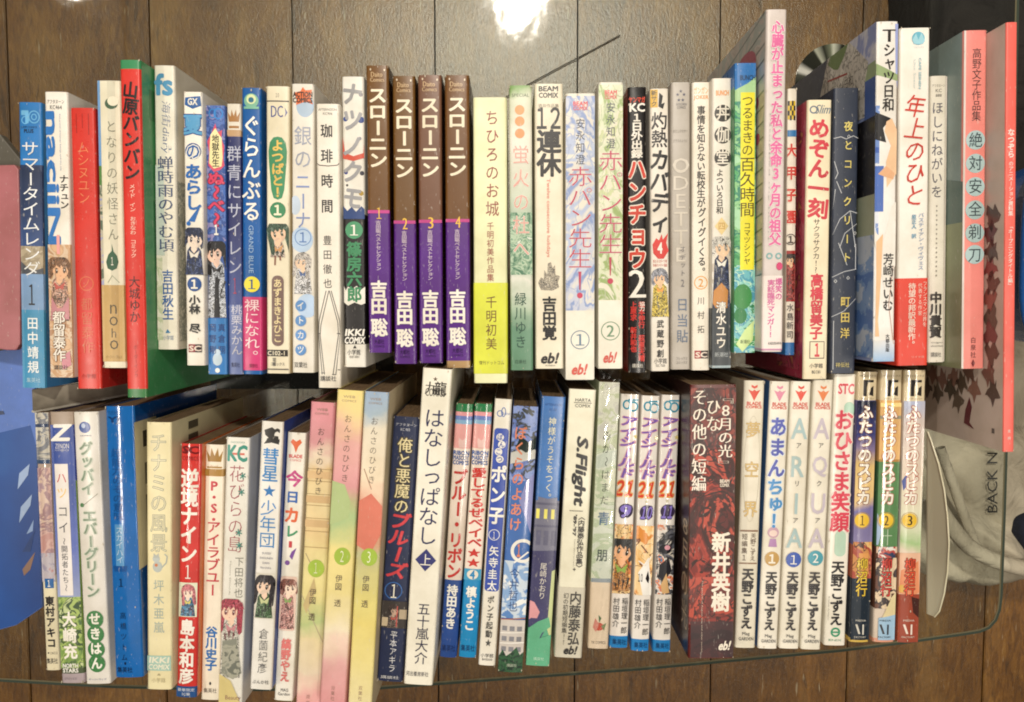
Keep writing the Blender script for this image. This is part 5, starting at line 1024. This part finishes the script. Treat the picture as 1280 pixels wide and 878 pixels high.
spica(3, (1131, 1159, 463, 1121, 1148, 802), 'pale comic with white title and yellow disc numbered 3, rightmost in lower row',
      [BX(0, 1, 501, 690, ('grad', [(501, 'B8C0DC'), (530, 'D9CCC8'), (600, 'EBDAC8'), (660, 'D9DEC0'), (675, 'A9C890'), (690, 'E4D4C0')], .2, 4.0)), P([(0, 600), (.25, 590), (.3, 604), (.1, 612)], '4A5AA0'), L([(.1, 618), (.5, 622)], 1.4, 'B89A90')],
      [BX(0, 1, 690, 803, 'E4B89C'), P([(.1, 712), (.9, 700), (1, 740), (.6, 745), (0, 740)], 'E09068'), BX(0, 1, 742, 803, '9C4A38'), P([(.6, 745), (1, 748), (1, 772), (.7, 765)], '4a2c28'), E(.15, 735, 4, 5, 'E9B860')], 'E0563C', 'A84A34', 'EDE0D4', [(501, 690, 'DDD2C8'), (690, 742, 'E0A080'), (742, 803, '9C4A38')])
def to_mesh(o):
    """a bevelled curve baked to a mesh object of the same name"""
    bpy.context.view_layer.update(); me = bpy.data.meshes.new_from_object(o.evaluated_get(bpy.context.evaluated_depsgraph_get()))
    nm = o.name; par = o.parent; bpy.data.objects.remove(o); n = bpy.data.objects.new(nm, me); n.name = nm; COL.objects.link(n); n.parent = par
    me.polygons.foreach_set('use_smooth', [True] * len(me.polygons)); return n
# ------------------------------------------------------------------ the room: floor, table, loose things
FZ = -0.24                                                          # floor below the glass
def wood_mat(name, seed, tone=1.0, grey=0.0):
    T = NT(name); tc = T.n('ShaderNodeTexCoord')
    mp = T.n('ShaderNodeMapping'); mp.inputs['Scale'].default_value = (1, .22, 1); mp.inputs['Location'].default_value = (seed * 3.1, seed * 1.3, seed); T.l(tc.outputs['Object'], mp.inputs[0])
    n1 = T.n('ShaderNodeTexNoise', i_Scale=190.0, i_Detail=12.0, i_Roughness=.68, i_Distortion=.9); T.l(mp.outputs[0], n1.inputs['Vector'])
    mp2 = T.n('ShaderNodeMapping'); mp2.inputs['Scale'].default_value = (1, .45, 1); mp2.inputs['Location'].default_value = (seed, seed * 2, 0); T.l(tc.outputs['Object'], mp2.inputs[0])
    n2 = T.n('ShaderNodeTexNoise', i_Scale=11.0, i_Detail=6.0, i_Roughness=.6); T.l(mp2.outputs[0], n2.inputs['Vector'])
    g = lambda c: [x * tone for x in c[:3]] + [1]
    r1 = T.ramp(n1.outputs['Fac'], [(.28, g(lin('3A220A'))), (.44, g(lin('724810'))), (.58, g(lin('986620'))), (.74, g(lin('BC8E40')))])
    r2 = T.ramp(n2.outputs['Fac'], [(.3, g(lin('3A260C'))), (.5, g(lin('7C5216'))), (.72, g(lin('BC9450')))])
    mx = T.n('ShaderNodeMix', data_type='RGBA'); mx.inputs[0].default_value = .38 + grey; T.l(r1.outputs[0], mx.inputs[6]); T.l(r2.outputs[0], mx.inputs[7])
    # dark cracks and pale scratches along the grain
    mp3 = T.n('ShaderNodeMapping'); mp3.inputs['Scale'].default_value = (1, .13, 1); mp3.inputs['Location'].default_value = (seed * 5, 0, 0); T.l(tc.outputs['Object'], mp3.inputs[0])
    n3 = T.n('ShaderNodeTexNoise', i_Scale=90.0, i_Detail=3.0, i_Distortion=1.5); T.l(mp3.outputs[0], n3.inputs['Vector'])
    cr = T.ramp(n3.outputs['Fac'], [(.30, (0, 0, 0, 1)), (.37, (1, 1, 1, 1))])
    m2 = T.n('ShaderNodeMix', data_type='RGBA', blend_type='MULTIPLY'); m2.inputs[0].default_value = .4; T.l(mx.outputs[2], m2.inputs[6]); T.l(cr.outputs[0], m2.inputs[7])
    n4 = T.n('ShaderNodeTexNoise', i_Scale=260.0, i_Detail=2.0); T.l(mp3.outputs[0], n4.inputs['Vector'])
    sc = T.ramp(n4.outputs['Fac'], [(.67, (0, 0, 0, 1)), (.76, (.7, .7, .7, 1))])
    m3 = T.n('ShaderNodeMix', data_type='RGBA'); T.l(sc.outputs[0], m3.inputs[0]); T.l(m2.outputs[2], m3.inputs[6]); m3.inputs[7].default_value = g(lin('C4B08C'))
    T.l(m3.outputs[2], T.b.inputs['Base Color'])
    rr = T.n('ShaderNodeMapRange', i_3=.26, i_4=.55); T.l(n2.outputs['Fac'], rr.inputs[0]); T.l(rr.outputs[0], T.b.inputs['Roughness'])
    T.b.inputs['Coat Weight'].default_value = 1.0; T.b.inputs['Coat IOR'].default_value = 1.65; T.b.inputs['Coat Roughness'].default_value = .27
    n5 = T.n('ShaderNodeTexNoise', i_Scale=420.0, i_Detail=5.0, i_Roughness=.7); mp5 = T.n('ShaderNodeMapping'); mp5.inputs['Scale'].default_value = (1, .5, 1); T.l(tc.outputs['Object'], mp5.inputs[0]); T.l(mp5.outputs[0], n5.inputs['Vector'])
    b5 = T.n('ShaderNodeBump', i_Strength=.6, i_Distance=.0006); T.l(n5.outputs['Fac'], b5.inputs['Height']); T.l(b5.outputs[0], T.b.inputs['Coat Normal'])
    bp = T.n('ShaderNodeBump', i_Strength=1.0, i_Distance=.0011); T.l(b5.outputs[0], bp.inputs['Normal']); T.l(m2.outputs[2], bp.inputs['Height']); T.l(bp.outputs[0], T.b.inputs['Normal'])
    return T.m
def box(name, x0, x1, y0, y1, z0, z1, m, parent=None, bev=0.0):
    bm = bmesh.new()
    vs = [bm.verts.new(v) for v in ((x0, y0, z0), (x1, y0, z0), (x1, y1, z0), (x0, y1, z0), (x0, y0, z1), (x1, y0, z1), (x1, y1, z1), (x0, y1, z1))]
    for f in ((3, 2, 1, 0), (4, 5, 6, 7), (0, 1, 5, 4), (1, 2, 6, 5), (2, 3, 7, 6), (3, 0, 4, 7)): bm.faces.new([vs[i] for i in f])
    if bev: bmesh.ops.bevel(bm, geom=bm.edges[:], offset=bev, segments=2, affect='EDGES')
    me = bpy.data.meshes.new(name); bm.to_mesh(me); bm.free(); me.materials.append(m)
    o = bpy.data.objects.new(name, me); COL.objects.link(o)
    if parent: o.parent = parent
    return o
floor = empty('floor', (0, 0, FZ)); tag(floor, kind='structure')
gapm = NT('joint_dirt'); gapm.b.inputs['Base Color'].default_value = (.02, .014, .01, 1); gapm.b.inputs['Roughness'].default_value = .9
sub = box('sub_floor', -1.4, 1.4, -1.2, 1.6, -.03, -.006, gapm.m, floor)
woods = [wood_mat('weathered_wood', i * 1.37, [.84, .7, .9, .76, .98][i], [0, .1, .25, .05, .2][i]) for i in range(5)]
# board joints as they run on the floor: (x at picture top, x at picture bottom)
jt = [at(186, 40, FZ), at(363, 40, FZ), at(545, 40, FZ), at(722, 40, FZ), at(900, 40, FZ)]
bw = (jt[4].x - jt[0].x) / 4; x0 = jt[3].x
rnd = random.Random(4)
for i in range(-7, 8):
    a, c = x0 + i * bw + .0008, x0 + (i + 1) * bw - .0008
    yj = rnd.uniform(-.9, -.75) if i % 2 else rnd.uniform(.95, 1.2)
    for (ya, yb) in ((-1.15, yj - .001), (yj + .001, 1.55)):
        p = box('floor_plank', a, c, ya, yb, -.006, rnd.uniform(-.0006, .0006), woods[(i * 3 + (ya > -1)) % 5], floor, .0009)

# --- glass table top with rounded corner
def glass_thin(name, tint, ior=1.5, warp=22.0):
    T = NT(name); T.t.nodes.remove(T.b)
    tr = T.n('ShaderNodeBsdfTransparent'); tr.inputs[0].default_value = tint
    gl = T.n('ShaderNodeBsdfGlossy'); gl.inputs['Roughness'].default_value = .05
    tc = T.n('ShaderNodeTexCoord'); nz = T.n('ShaderNodeTexNoise', i_Scale=warp, i_Detail=3.0); T.l(tc.outputs['Object'], nz.inputs['Vector'])
    bp = T.n('ShaderNodeBump', i_Strength=.35, i_Distance=.0016); T.l(nz.outputs['Fac'], bp.inputs['Height']); T.l(bp.outputs[0], gl.inputs['Normal'])
    fr = T.n('ShaderNodeFresnel', i_IOR=ior); gm = T.n('ShaderNodeNewGeometry'); im = T.n('ShaderNodeMapRange', i_3=ior, i_4=1 / ior); T.l(gm.outputs['Backfacing'], im.inputs[0]); T.l(im.outputs[0], fr.inputs[0]); mx = T.n('ShaderNodeMixShader')
    T.l(fr.outputs[0], mx.inputs[0]); T.l(tr.outputs[0], mx.inputs[1]); T.l(gl.outputs[0], mx.inputs[2]); T.l(mx.outputs[0], T.out.inputs[0])
    return T.m
GT = glass_thin('table_glass', (.93, .95, .93, 1)); 
GE = NT('glass_edge'); GE.b.inputs['Base Color'].default_value = (.05, .065, .05, 1); GE.b.inputs['Roughness'].default_value = .12
def outline_glass():
    pts = []
    R_ = [(1253, 745), (1257, 640), (1260, 540), (1264, 400), (1269, 200), (1275, -60)]
    c = [at(px, py, 0) for px, py in ((1225, 791), (1237, 786), (1246, 776), (1251, 762))]
    bot = [at(px, py, 0) for px, py in ((-140, 842), (0, 852), (140, 860), (300, 864), (470, 862), (620, 851), (800, 838), (1050, 815), (1130, 805), (1200, 795))]
    pts = bot + c + [at(px, py, 0) for px, py in R_]
    top = pts[-1]
    pts += [Vector((top.x - .03, .62, 0)), Vector((-.52, .62, 0))]
    return [(p.x, p.y) for p in pts]
og = outline_glass(); n = len(og)
tab = empty('glass_table', (0, 0, FZ)); tag(tab, 'clear glass table with a rounded corner, carrying both rows of books', 'table')
TH = .004
gm = mesh_obj('glass_top', [(x, y, -FZ) for x, y in og] + [(x, y, -FZ - TH) for x, y in og], [tuple(range(n)), tuple(reversed(range(n, 2 * n)))] + [(i, n + i, n + (i + 1) % n, (i + 1) % n) for i in range(n)], [GT, GE.m], tab, [0, 0] + [1] * n)
EP = NT('ground_glass_edge'); EP.b.inputs['Base Color'].default_value = lin('6C6650'); EP.b.inputs['Roughness'].default_value = .15  # paler tone standing in for light inside the glass edge
def inset(pl, d):
    out = []
    for i in range(len(pl)):
        a, b_, c = Vector(pl[i - 1]), Vector(pl[i]), Vector(pl[(i + 1) % len(pl)]); n1 = (b_ - a).normalized() + (c - b_).normalized(); n1 = Vector((-n1.y, n1.x)).normalized(); out.append(b_ + n1 * d)
    return out
sg_ = 1 if sum(og[i][0] * og[(i + 1) % n][1] - og[(i + 1) % n][0] * og[i][1] for i in range(n)) > 0 else -1
i0, i1, i2 = inset(og, -.0002 * sg_), inset(og, .0018 * sg_), inset(og, .0032 * sg_)
mesh_obj('edge_bevel', [(p[0], p[1], -FZ + .0003) for p in i1] + [(p[0], p[1], -FZ + .0006) for p in i2], [(i, (i + 1) % n, n + (i + 1) % n, n + i) for i in range(n)], [EP.m], tab)  # opaque strip laid on top, imitating the lit thickness of the glass
mesh_obj('edge_line', [(p[0], p[1], -FZ + .0002) for p in i0] + [(p[0], p[1], -FZ + .0004) for p in i1], [(i, (i + 1) % n, n + (i + 1) % n, n + i) for i in range(n)], [GE.m], tab)
STEEL = NT('brushed_steel'); STEEL.b.inputs['Metallic'].default_value = .35; STEEL.b.inputs['Base Color'].default_value = (.5, .46, .4, 1)
tc = STEEL.n('ShaderNodeTexCoord'); ns = STEEL.n('ShaderNodeTexNoise', i_Scale=40.0, i_Detail=6.0); STEEL.l(tc.outputs['Object'], ns.inputs['Vector']); rp = STEEL.n('ShaderNodeMapRange', i_3=.2, i_4=.6); STEEL.l(ns.outputs[0], rp.inputs[0]); STEEL.l(rp.outputs[0], STEEL.b.inputs['Roughness'])
rc = STEEL.ramp(ns.outputs[0], [(.3, lin('7A7264')), (.55, lin('B4AB9A')), (.75, lin('D9D0C0'))]); STEEL.l(rc.outputs[0], STEEL.b.inputs['Base Color'])
for lx, ly in ((.33, .57), (-.48, .57)):
    box('table_leg', lx - .012, lx + .012, ly - .012, ly + .012, .0005, -FZ - TH - .0005, STEEL.m, tab, .002)

# --- steel bookend at the left end, between the rows
be = empty('metal_bookend', (-.29, -.037, 0)); tag(be, 'scuffed grey steel bookend bar between the left ends of the two rows', 'bookend')
def quad_bar(name, pts, th, m, parent, off=(0, 0, 0)):
    vs = [tuple(p - Vector(off)) for p in pts]; nrm = (pts[1] - pts[0]).cross(pts[3] - pts[0]).normalized() * th
    vs += [tuple(p - nrm - Vector(off)) for p in pts]
    return mesh_obj(name, vs, [(0, 1, 2, 3), (7, 6, 5, 4), (0, 4, 5, 1), (1, 5, 6, 2), (2, 6, 7, 3), (3, 7, 4, 0)], [m], parent)
pts = [at(43, 514, .112), at(238, 478, .02), at(238, 462, .02), at(42, 487, .112)]
quad_bar('sloping_plate', pts, .0025, STEEL.m, be, be.location)
LIP = paper('C9C6BC', .3)
pts = [at(43, 516.5, .1125), at(238, 480, .0205), at(238, 478, .0205), at(43, 514, .1125)]
quad_bar('rolled_edge', pts, .004, LIP, be, be.location)
ft = [at(150, 500, .0005), at(240, 500, .0005), at(240, 476, .0005), at(150, 476, .0005)]

# --- flat things on the glass and on the floor
def slab(name, poly, z, th, mats, label, cat, mi=None):
    n = len(poly); o = mesh_obj(name, [(p.x, p.y, z) for p in poly] + [(p.x, p.y, z - th) for p in poly],
        [tuple(range(n)), tuple(reversed(range(n, 2 * n)))] + [(i, n + i, n + (i + 1) % n, (i + 1) % n) for i in range(n)], mats, None)
    if label: tag(o, label, cat)
    md = o.modifiers.new('bevel', 'BEVEL'); md.width = min(.0008, th * .3); md.segments = 2; md.limit_method = 'ANGLE'
    return o
def pxpoly(l, z): return [at(x, y, z) for x, y in l]
# blue magazine
zz = .02
mg = slab('magazine', pxpoly([(-90, 452), (41, 432), (46, 560), (52, 760), (20, 782), (-90, 812)][::-1], zz), zz, .004, [paper('6080CC', .5)], 'blue magazine with leaf marks lying at the left edge of the table', 'magazine')
def flat_on(parent, name, l, z, c):
    ps = pxpoly(l, z); a = sum(((ps[i].x * ps[(i + 1) % len(ps)].y - ps[(i + 1) % len(ps)].x * ps[i].y) for i in range(len(ps))))
    if a < 0: ps = ps[::-1]
    return mesh_obj(name, [tuple(p) for p in ps], [tuple(range(len(ps)))], [c if not isinstance(c, str) else paper(c, .4)], parent)
T = NT('blue_cover_print'); tc = T.n('ShaderNodeTexCoord'); no = T.n('ShaderNodeTexNoise', i_Scale=9.0, i_Detail=5.0); T.l(tc.outputs['Object'], no.inputs['Vector'])
r = T.ramp(no.outputs[0], [(.3, lin('0C3070')), (.55, lin('164C98')), (.75, lin('2A66B0'))]); T.l(r.outputs[0], T.b.inputs['Base Color']); T.b.inputs['Roughness'].default_value = .35
flat_on(mg, 'dark_blue_print', [(-88, 560), (0, 541), (38, 532), (45.5, 560), (51.5, 759), (20, 781), (-88, 810)], zz + .0002, T.m)
for l, c in (([(24, 592), (37, 580), (35, 594), (22, 612)], '9FB6DC'), ([(26, 634), (40, 618), (38, 632), (24, 654)], '9FB6DC'), ([(33, 668), (42, 650), (41, 664)], '8aa4d0'), ([(28, 690), (44, 662), (38, 690)], '183a78'), ([(28, 712), (44, 690), (38, 712), (30, 720)], '8a6a58'), ([(-6, 514), (4, 514), (6, 518), (-2, 519)], '3a4a70')):
    flat_on(mg, 'leaf_print', l, zz + .0004, c)
fo = slab('plastic_folder', pxpoly([(-60, 208), (18, 206), (23, 212), (25, 300), (25, 430), (20, 438), (8, 438), (-60, 425)][::-1], .045), .045, .006, [paper('B56F74', .3, .1)], 'dusty pink plastic folder with a rounded corner, at the left edge above the blue magazine', 'folder')
st_ = slab('stacked_paper', pxpoly([(-60, 150), (0, 168), (26, 200), (24, 226), (-60, 232)][::-1], .03), .03, .008, [paper('5A564C', .5)], 'dark grey board corner above the pink folder', 'board')
# compact disc on the glass
cdm = NT('disc_silver'); cdm.b.inputs['Metallic'].default_value = .35; cdm.b.inputs['Roughness'].default_value = .16
tc = cdm.n('ShaderNodeTexCoord'); gr = cdm.n('ShaderNodeTexGradient', gradient_type='RADIAL'); cdm.l(tc.outputs['Object'], gr.inputs[0])
rm = cdm.ramp(gr.outputs[0], [(0, lin('2c2e26')), (.3, lin('4a4c42')), (.5, lin('34362e')), (.72, lin('30322a')), (.755, lin('D8DCC8')), (.77, lin('7a806a')), (.8, lin('2a2c24')), (.835, lin('C8CCB8')), (.845, lin('34362c')), (.91, lin('2e3028')), (.935, lin('F2F2E8')), (.95, lin('F2F2E8')), (.965, lin('5a5c50')), (1, lin('2c2e26'))]); cdm.l(rm.outputs[0], cdm.b.inputs['Base Color'])  # bright wedges are reflected streaks painted into the colour
c0 = at(1042, 104, .002); rr_ = (at(1090, 104, .002) - c0).length
vs = []; N = 56
for R in (rr_, rr_ * .17):
    for zq in (.0012, 0):
        vs += [(R * math.cos(2 * math.pi * i / N), R * math.sin(2 * math.pi * i / N), zq) for i in range(N)]
fs = []
for i in range(N):
    j = (i + 1) % N; fs += [(i, j, 2 * N + j, 2 * N + i), (N + j, N + i, 3 * N + i, 3 * N + j), (j, i, N + i, N + j), (2 * N + i, 2 * N + j, 3 * N + j, 3 * N + i)]
cd = mesh_obj('compact_disc', vs, fs, [cdm.m]); cd.location = (c0.x, c0.y, .0012); tag(cd, 'shiny compact disc lying on the glass behind the shirt cover', 'disc')
# D shaped plastic divider standing at the right end of the lower row
dm = NT('frosted_plastic'); dm.b.inputs['Base Color'].default_value = lin('E6DDBE'); dm.b.inputs['Roughness'].default_value = .3; dm.b.inputs['Subsurface Weight'].default_value = .1
arc = [(1159.5, 768), (1168, 771), (1174, 764), (1180, 742), (1184, 715), (1186, 680), (1184, 645), (1180, 612), (1173, 580), (1164, 552), (1159.5, 540)]
hz = lambda px: .002 + (px - 1159) * .0008
ps = [at(x, y, hz(x)) for x, y in arc]
n = len(ps); dv = mesh_obj('book_divider', [tuple(p) for p in ps] + [(p.x, p.y, p.z - .0018) for p in ps], [tuple(range(n)), tuple(reversed(range(n, 2 * n)))] + [(i, n + i, n + (i + 1) % n, (i + 1) % n) for i in range(n)], [dm.m])
tag(dv, 'cream translucent D shaped plastic divider right of the lower row', 'divider')
rim = []
for p, q in zip(ps[1:], ps[2:-1]):
    pass
cu = bpy.data.curves.new('divider_rim', 'CURVE'); cu.dimensions = '3D'; cu.bevel_depth = .0007; sp = cu.splines.new('POLY'); sp.points.add(len(ps) - 2)
for i, p in enumerate(ps[1:]): sp.points[i].co = (p.x, p.y, p.z + .0002, 1)
cu.materials.append(paper('EFE9CC', .2)); ro = bpy.data.objects.new('divider_rim', cu); COL.objects.link(ro); ro.parent = dv; to_mesh(ro)

# --- cloth heaps on the floor at the right
from mathutils import noise as mnoise
def cloth(name, poly, z, amp, m, label, cat, res=.012, fr=9.0, seed=0, fold=(1, 0)):
    ps = pxpoly(poly, z); c_ = sum((p.xy for p in ps), Vector((0, 0))) / len(ps)
    NA, NR = 180, 60; V_ = [(c_.x, c_.y)]; F_ = []
    def hit(a):
        d = Vector((math.cos(a), math.sin(a))); best = 0
        for i in range(len(ps)):
            p0, p1 = ps[i].xy - c_, ps[(i + 1) % len(ps)].xy - c_; e = p1 - p0; den = d.x * e.y - d.y * e.x
            if abs(den) < 1e-9: continue
            t = (p0.x * e.y - p0.y * e.x) / den; u = (p0.x * d.y - p0.y * d.x) / den
            if t > 0 and -.001 <= u <= 1.001: best = max(best, t)
        return best
    rad = [hit(2 * math.pi * i / NA) for i in range(NA)]
    for _ in range(3): rad = [(rad[i - 1] + rad[i] * 2 + rad[(i + 1) % NA]) / 4 for i in range(NA)]
    rad = [r * (1 + .03 * mnoise.noise(Vector((i * .25, seed, 0)))) for i, r in enumerate(rad)]
    for j in range(1, NR + 1):
        for i in range(NA):
            a = 2 * math.pi * i / NA; f = (j / NR) ** .8; V_.append((c_.x + math.cos(a) * rad[i] * f, c_.y + math.sin(a) * rad[i] * f))
    out = []
    for k, (x, y) in enumerate(V_):
        f = 0 if k == 0 else (((k - 1) // NA + 1) / NR) ** .8; e = min(1, (1 - f) / .12); e = math.sqrt(max(0, 1 - (1 - e) ** 2))
        q = Vector((x * fr + y * fr * .35, y * fr * .5 - x * fr * .3, seed))
        hgt = mnoise.noise(q) + .6 * abs(mnoise.noise(q * 2.1 + Vector((3, 1, 2)))) * 1.6 + .25 * mnoise.noise(q * 5)
        rdg = 1 - abs(mnoise.noise(Vector((x * fold[0] * 9 + y * fold[1] * 9, (x * fold[1] - y * fold[0]) * 1.5, seed + 5)))) * 4
        out.append((x, y, z + .002 + e * (amp * (1.0 + hgt * .55 + max(0, rdg) * .45))))
    V_ = out
    F_ = [(0, 1 + i, 1 + (i + 1) % NA) for i in range(NA)]
    for j in range(NR - 1):
        for i in range(NA):
            a = 1 + j * NA + i; b_ = 1 + j * NA + (i + 1) % NA; F_.append((a, a + NA, b_ + NA, b_))
    o = mesh_obj(name, V_, F_, [m], None, None, True)
    tag(o, label, cat); return o
def fabric(name, c1, c2, rough=.9):
    T = NT(name); tc = T.n('ShaderNodeTexCoord'); no = T.n('ShaderNodeTexNoise', i_Scale=14.0, i_Detail=6.0); T.l(tc.outputs['Object'], no.inputs['Vector'])
    r = T.ramp(no.outputs[0], [(.35, lin(c1)), (.65, lin(c2))]); T.l(r.outputs[0], T.b.inputs['Base Color']); T.b.inputs['Roughness'].default_value = rough
    nf = T.n('ShaderNodeTexNoise', i_Scale=26.0, i_Detail=4.0, i_Distortion=1.5); T.l(tc.outputs['Object'], nf.inputs['Vector']); b0 = T.n('ShaderNodeBump', i_Strength=.7, i_Distance=.01); T.l(nf.outputs[0], b0.inputs['Height'])
    wv = T.n('ShaderNodeTexNoise', i_Scale=900.0, i_Detail=1.0); T.l(tc.outputs['Object'], wv.inputs['Vector'])
    bp = T.n('ShaderNodeBump', i_Strength=.3, i_Distance=.0006); T.l(wv.outputs[0], bp.inputs['Height']); T.l(b0.outputs[0], bp.inputs['Normal']); T.l(bp.outputs[0], T.b.inputs['Normal']); return T.m
CRM = fabric('cream_canvas', 'A09682', 'CCC2AC'); 
bag = cloth('tote_bag', [(1020, 420), (1130, 300), (1420, 230), (1460, 560), (1440, 700), (1330, 730), (1262, 712), (1210, 722), (1140, 712), (1060, 640)], FZ, .038, CRM, 'crumpled cream canvas bag with black lettering on the floor under the glass', 'bag', res=.008, seed=2.0, fold=(.5, 1))
BLK = fabric('black_cloth', '1a1715', '2a2522')
cloth('black_jacket', [(1108, -60), (1140, -90), (1480, -90), (1480, 330), (1300, 380), (1200, 330), (1150, 220), (1090, 150), (1112, 60)], FZ, .045, BLK, 'black jacket heaped on the floor at the upper right corner', 'jacket', res=.012, seed=9.0, fold=(1, .2))
cloth('navy_cloth', [(1250, 640), (1290, 628), (1440, 640), (1440, 705), (1300, 700), (1258, 690)], FZ + .03, .03, fabric('navy_cloth', '0b0f1c', '161c2e'), 'dark navy cloth corner right of the table edge', 'cloth', res=.008, seed=4.0)
# strap of the bag
def tube(name, pts, rad, m, parent=None, label=None, cat=None, flat=None):
    cu = bpy.data.curves.new(name, 'CURVE'); cu.dimensions = '3D'; cu.bevel_depth = rad; cu.bevel_resolution = 3
    sp = cu.splines.new('NURBS'); sp.points.add(len(pts) - 1); sp.use_endpoint_u = True; sp.order_u = 3
    for i, p in enumerate(pts): sp.points[i].co = (*p, 1)
    cu.materials.append(m); o = bpy.data.objects.new(name, cu); COL.objects.link(o)
    if parent: o.parent = parent
    o = to_mesh(o)
    if label: tag(o, label, cat)
    return o
tube('strap', [at(x, y, FZ + .085) for x, y in ((1165, 620), (1195, 672), (1235, 700), (1300, 716), (1380, 722))], .008, CRM, bag)
tube('strap', [at(x, y, FZ + .08) for x, y in ((1175, 560), (1193, 610), (1208, 655), (1225, 695))], .005, CRM, bag)
# lettering printed on the bag, draped a hair above its surface
want('BACK N', 'b')
# blue rimmed tub at the right edge
BL = paper('2A66B8', .25)
tub = empty('plastic_tub', (0, 0, FZ)); 
c1 = at(1352, 315, -.03)
def ring(cx_, cy_, rx, ry, z, rad, m, name, parent):
    cu = bpy.data.curves.new(name, 'CURVE'); cu.dimensions = '3D'; cu.bevel_depth = rad; cu.bevel_resolution = 4; sp = cu.splines.new('POLY'); sp.points.add(47); sp.use_cyclic_u = True
    for i in range(48): 
        a = 2 * math.pi * i / 48; k = lambda v: math.copysign(abs(v) ** .55, v); sp.points[i].co = (cx_ + rx * k(math.cos(a)), cy_ + ry * k(math.sin(a)), z, 1)
    cu.materials.append(m); o = bpy.data.objects.new(name, cu); COL.objects.link(o); o.parent = parent; return to_mesh(o)
tub.location = (c1.x, c1.y, FZ)
ring(0, 0, .046, .082, -FZ - .03, .005, BL, 'rim', tub)
vs = []; fs = []
for zq, kx in ((.002, .8), (.2, 1)):
    for i in range(32):
        a = 2 * math.pi * i / 32; k = lambda v: math.copysign(abs(v) ** .55, v); vs.append((.045 * kx * k(math.cos(a)), .081 * kx * k(math.sin(a)), zq))
fs = [(i, (i + 1) % 32, 32 + (i + 1) % 32, 32 + i) for i in range(32)] + [tuple(reversed(range(32)))]
mesh_obj('bowl', vs, fs, [BL], tub)
tag(tub, 'blue plastic tub with a rounded rim at the right edge beside the table', 'tub')
# thin cord on the floor and things in the shadow between the rows
tube('thin_cord', [at(x, y, FZ + .003) for x, y in ((600, 140), (665, 103), (700, 84), (735, 66), (775, 44))], .0006, paper('4A3C2C', .5), None, 'thin dark cord lying across the pale floor boards above the wide cream book', 'cord')
box_ = box('storage_box', -.30, -.13, -.085, .02, FZ + .001, FZ + .09, paper('15130f', .7), None, .003); tag(box_, 'black storage box on the floor below the gap between the rows', 'box')
lb = mesh_obj('label_mark', [(-.262, -.055, FZ + .0915), (-.25, -.055, FZ + .0915), (-.25, -.03, FZ + .0915), (-.262, -.03, FZ + .0915)], [(0, 1, 2, 3)], [paper('4a4840', .5)], box_)

# ------------------------------------------------------------------ plastic sleeve round one comic
def sleeve(root, W, L_, h, bulge, zc, xs):
    m = glass_thin('sleeve_plastic', (.96, .96, .95, 1), 1.6)
    for nd in m.node_tree.nodes:
        if nd.type == 'BSDF_GLOSSY': nd.inputs['Roughness'].default_value = .08
    rn = random.Random(3); vs = []; fs = []; nx = 9; ny = 26; ext = .0085
    for j in range(ny):
        y = L_ / 2 + ext - (L_ + ext) * (j / (ny - 1)) ** 1.6
        for i in range(nx):
            x = (-.5 + i / (nx - 1)) * (W + .0008); drop = .0012 if i in (0, nx - 1) else 0
            zz = zc(x) + .0016 + rn.uniform(-.0006, .0007) * (1.6 if y > L_ / 2 - .03 else .22) - drop
            vs.append((x, y, zz))
    for j in range(ny - 1):
        for i in range(nx - 1):
            a = j * nx + i; fs += [(a, a + nx, a + 1), (a + 1, a + nx, a + nx + 1)]
    mesh_obj('plastic_sleeve', vs, fs, [m], root)
# ------------------------------------------------------------------ build everything
want('国', 'n')
make_glyphs()
_g = bb(GL[('国', 'n')][0]); EMW = (_g[1] - _g[0]) / .86; EMX = (_g[0] + _g[1]) / 2; EMY = (_g[2] + _g[3]) / 2
for row in 'TB': settle(row)
for b in BOOKS:
    try: build_book(b)
    except Exception as e: print('FAIL', b.label, repr(e)); raise
# BACK N printed on the bag: follow the cloth under the letters
dg = bpy.context.evaluated_depsgraph_get(); bpy.context.view_layer.update()
gv, gf = glyph('BACK N', 'b'); x0_, x1_, q0_, q1_ = bb(gv); vs = []
for vx, vy in gv:
    f = (vx - x0_) / (x1_ - x0_); g = (vy - q0_) / (q1_ - q0_)
    z = FZ + .05
    for _ in range(4):
        p = at(1234 + (1 - g) * 13, 641 - f * 75, z)
        hit, loc, nr, ix = bag.ray_cast(Vector((p.x, p.y, 1)), Vector((0, 0, -1)))
        if hit: z = loc.z + .006
    vs.append((p.x, p.y, (loc.z if hit else FZ + .04) + .006))
mesh_obj('bag_lettering', vs, gf, [paper('1f1d1c', .6)], bag)
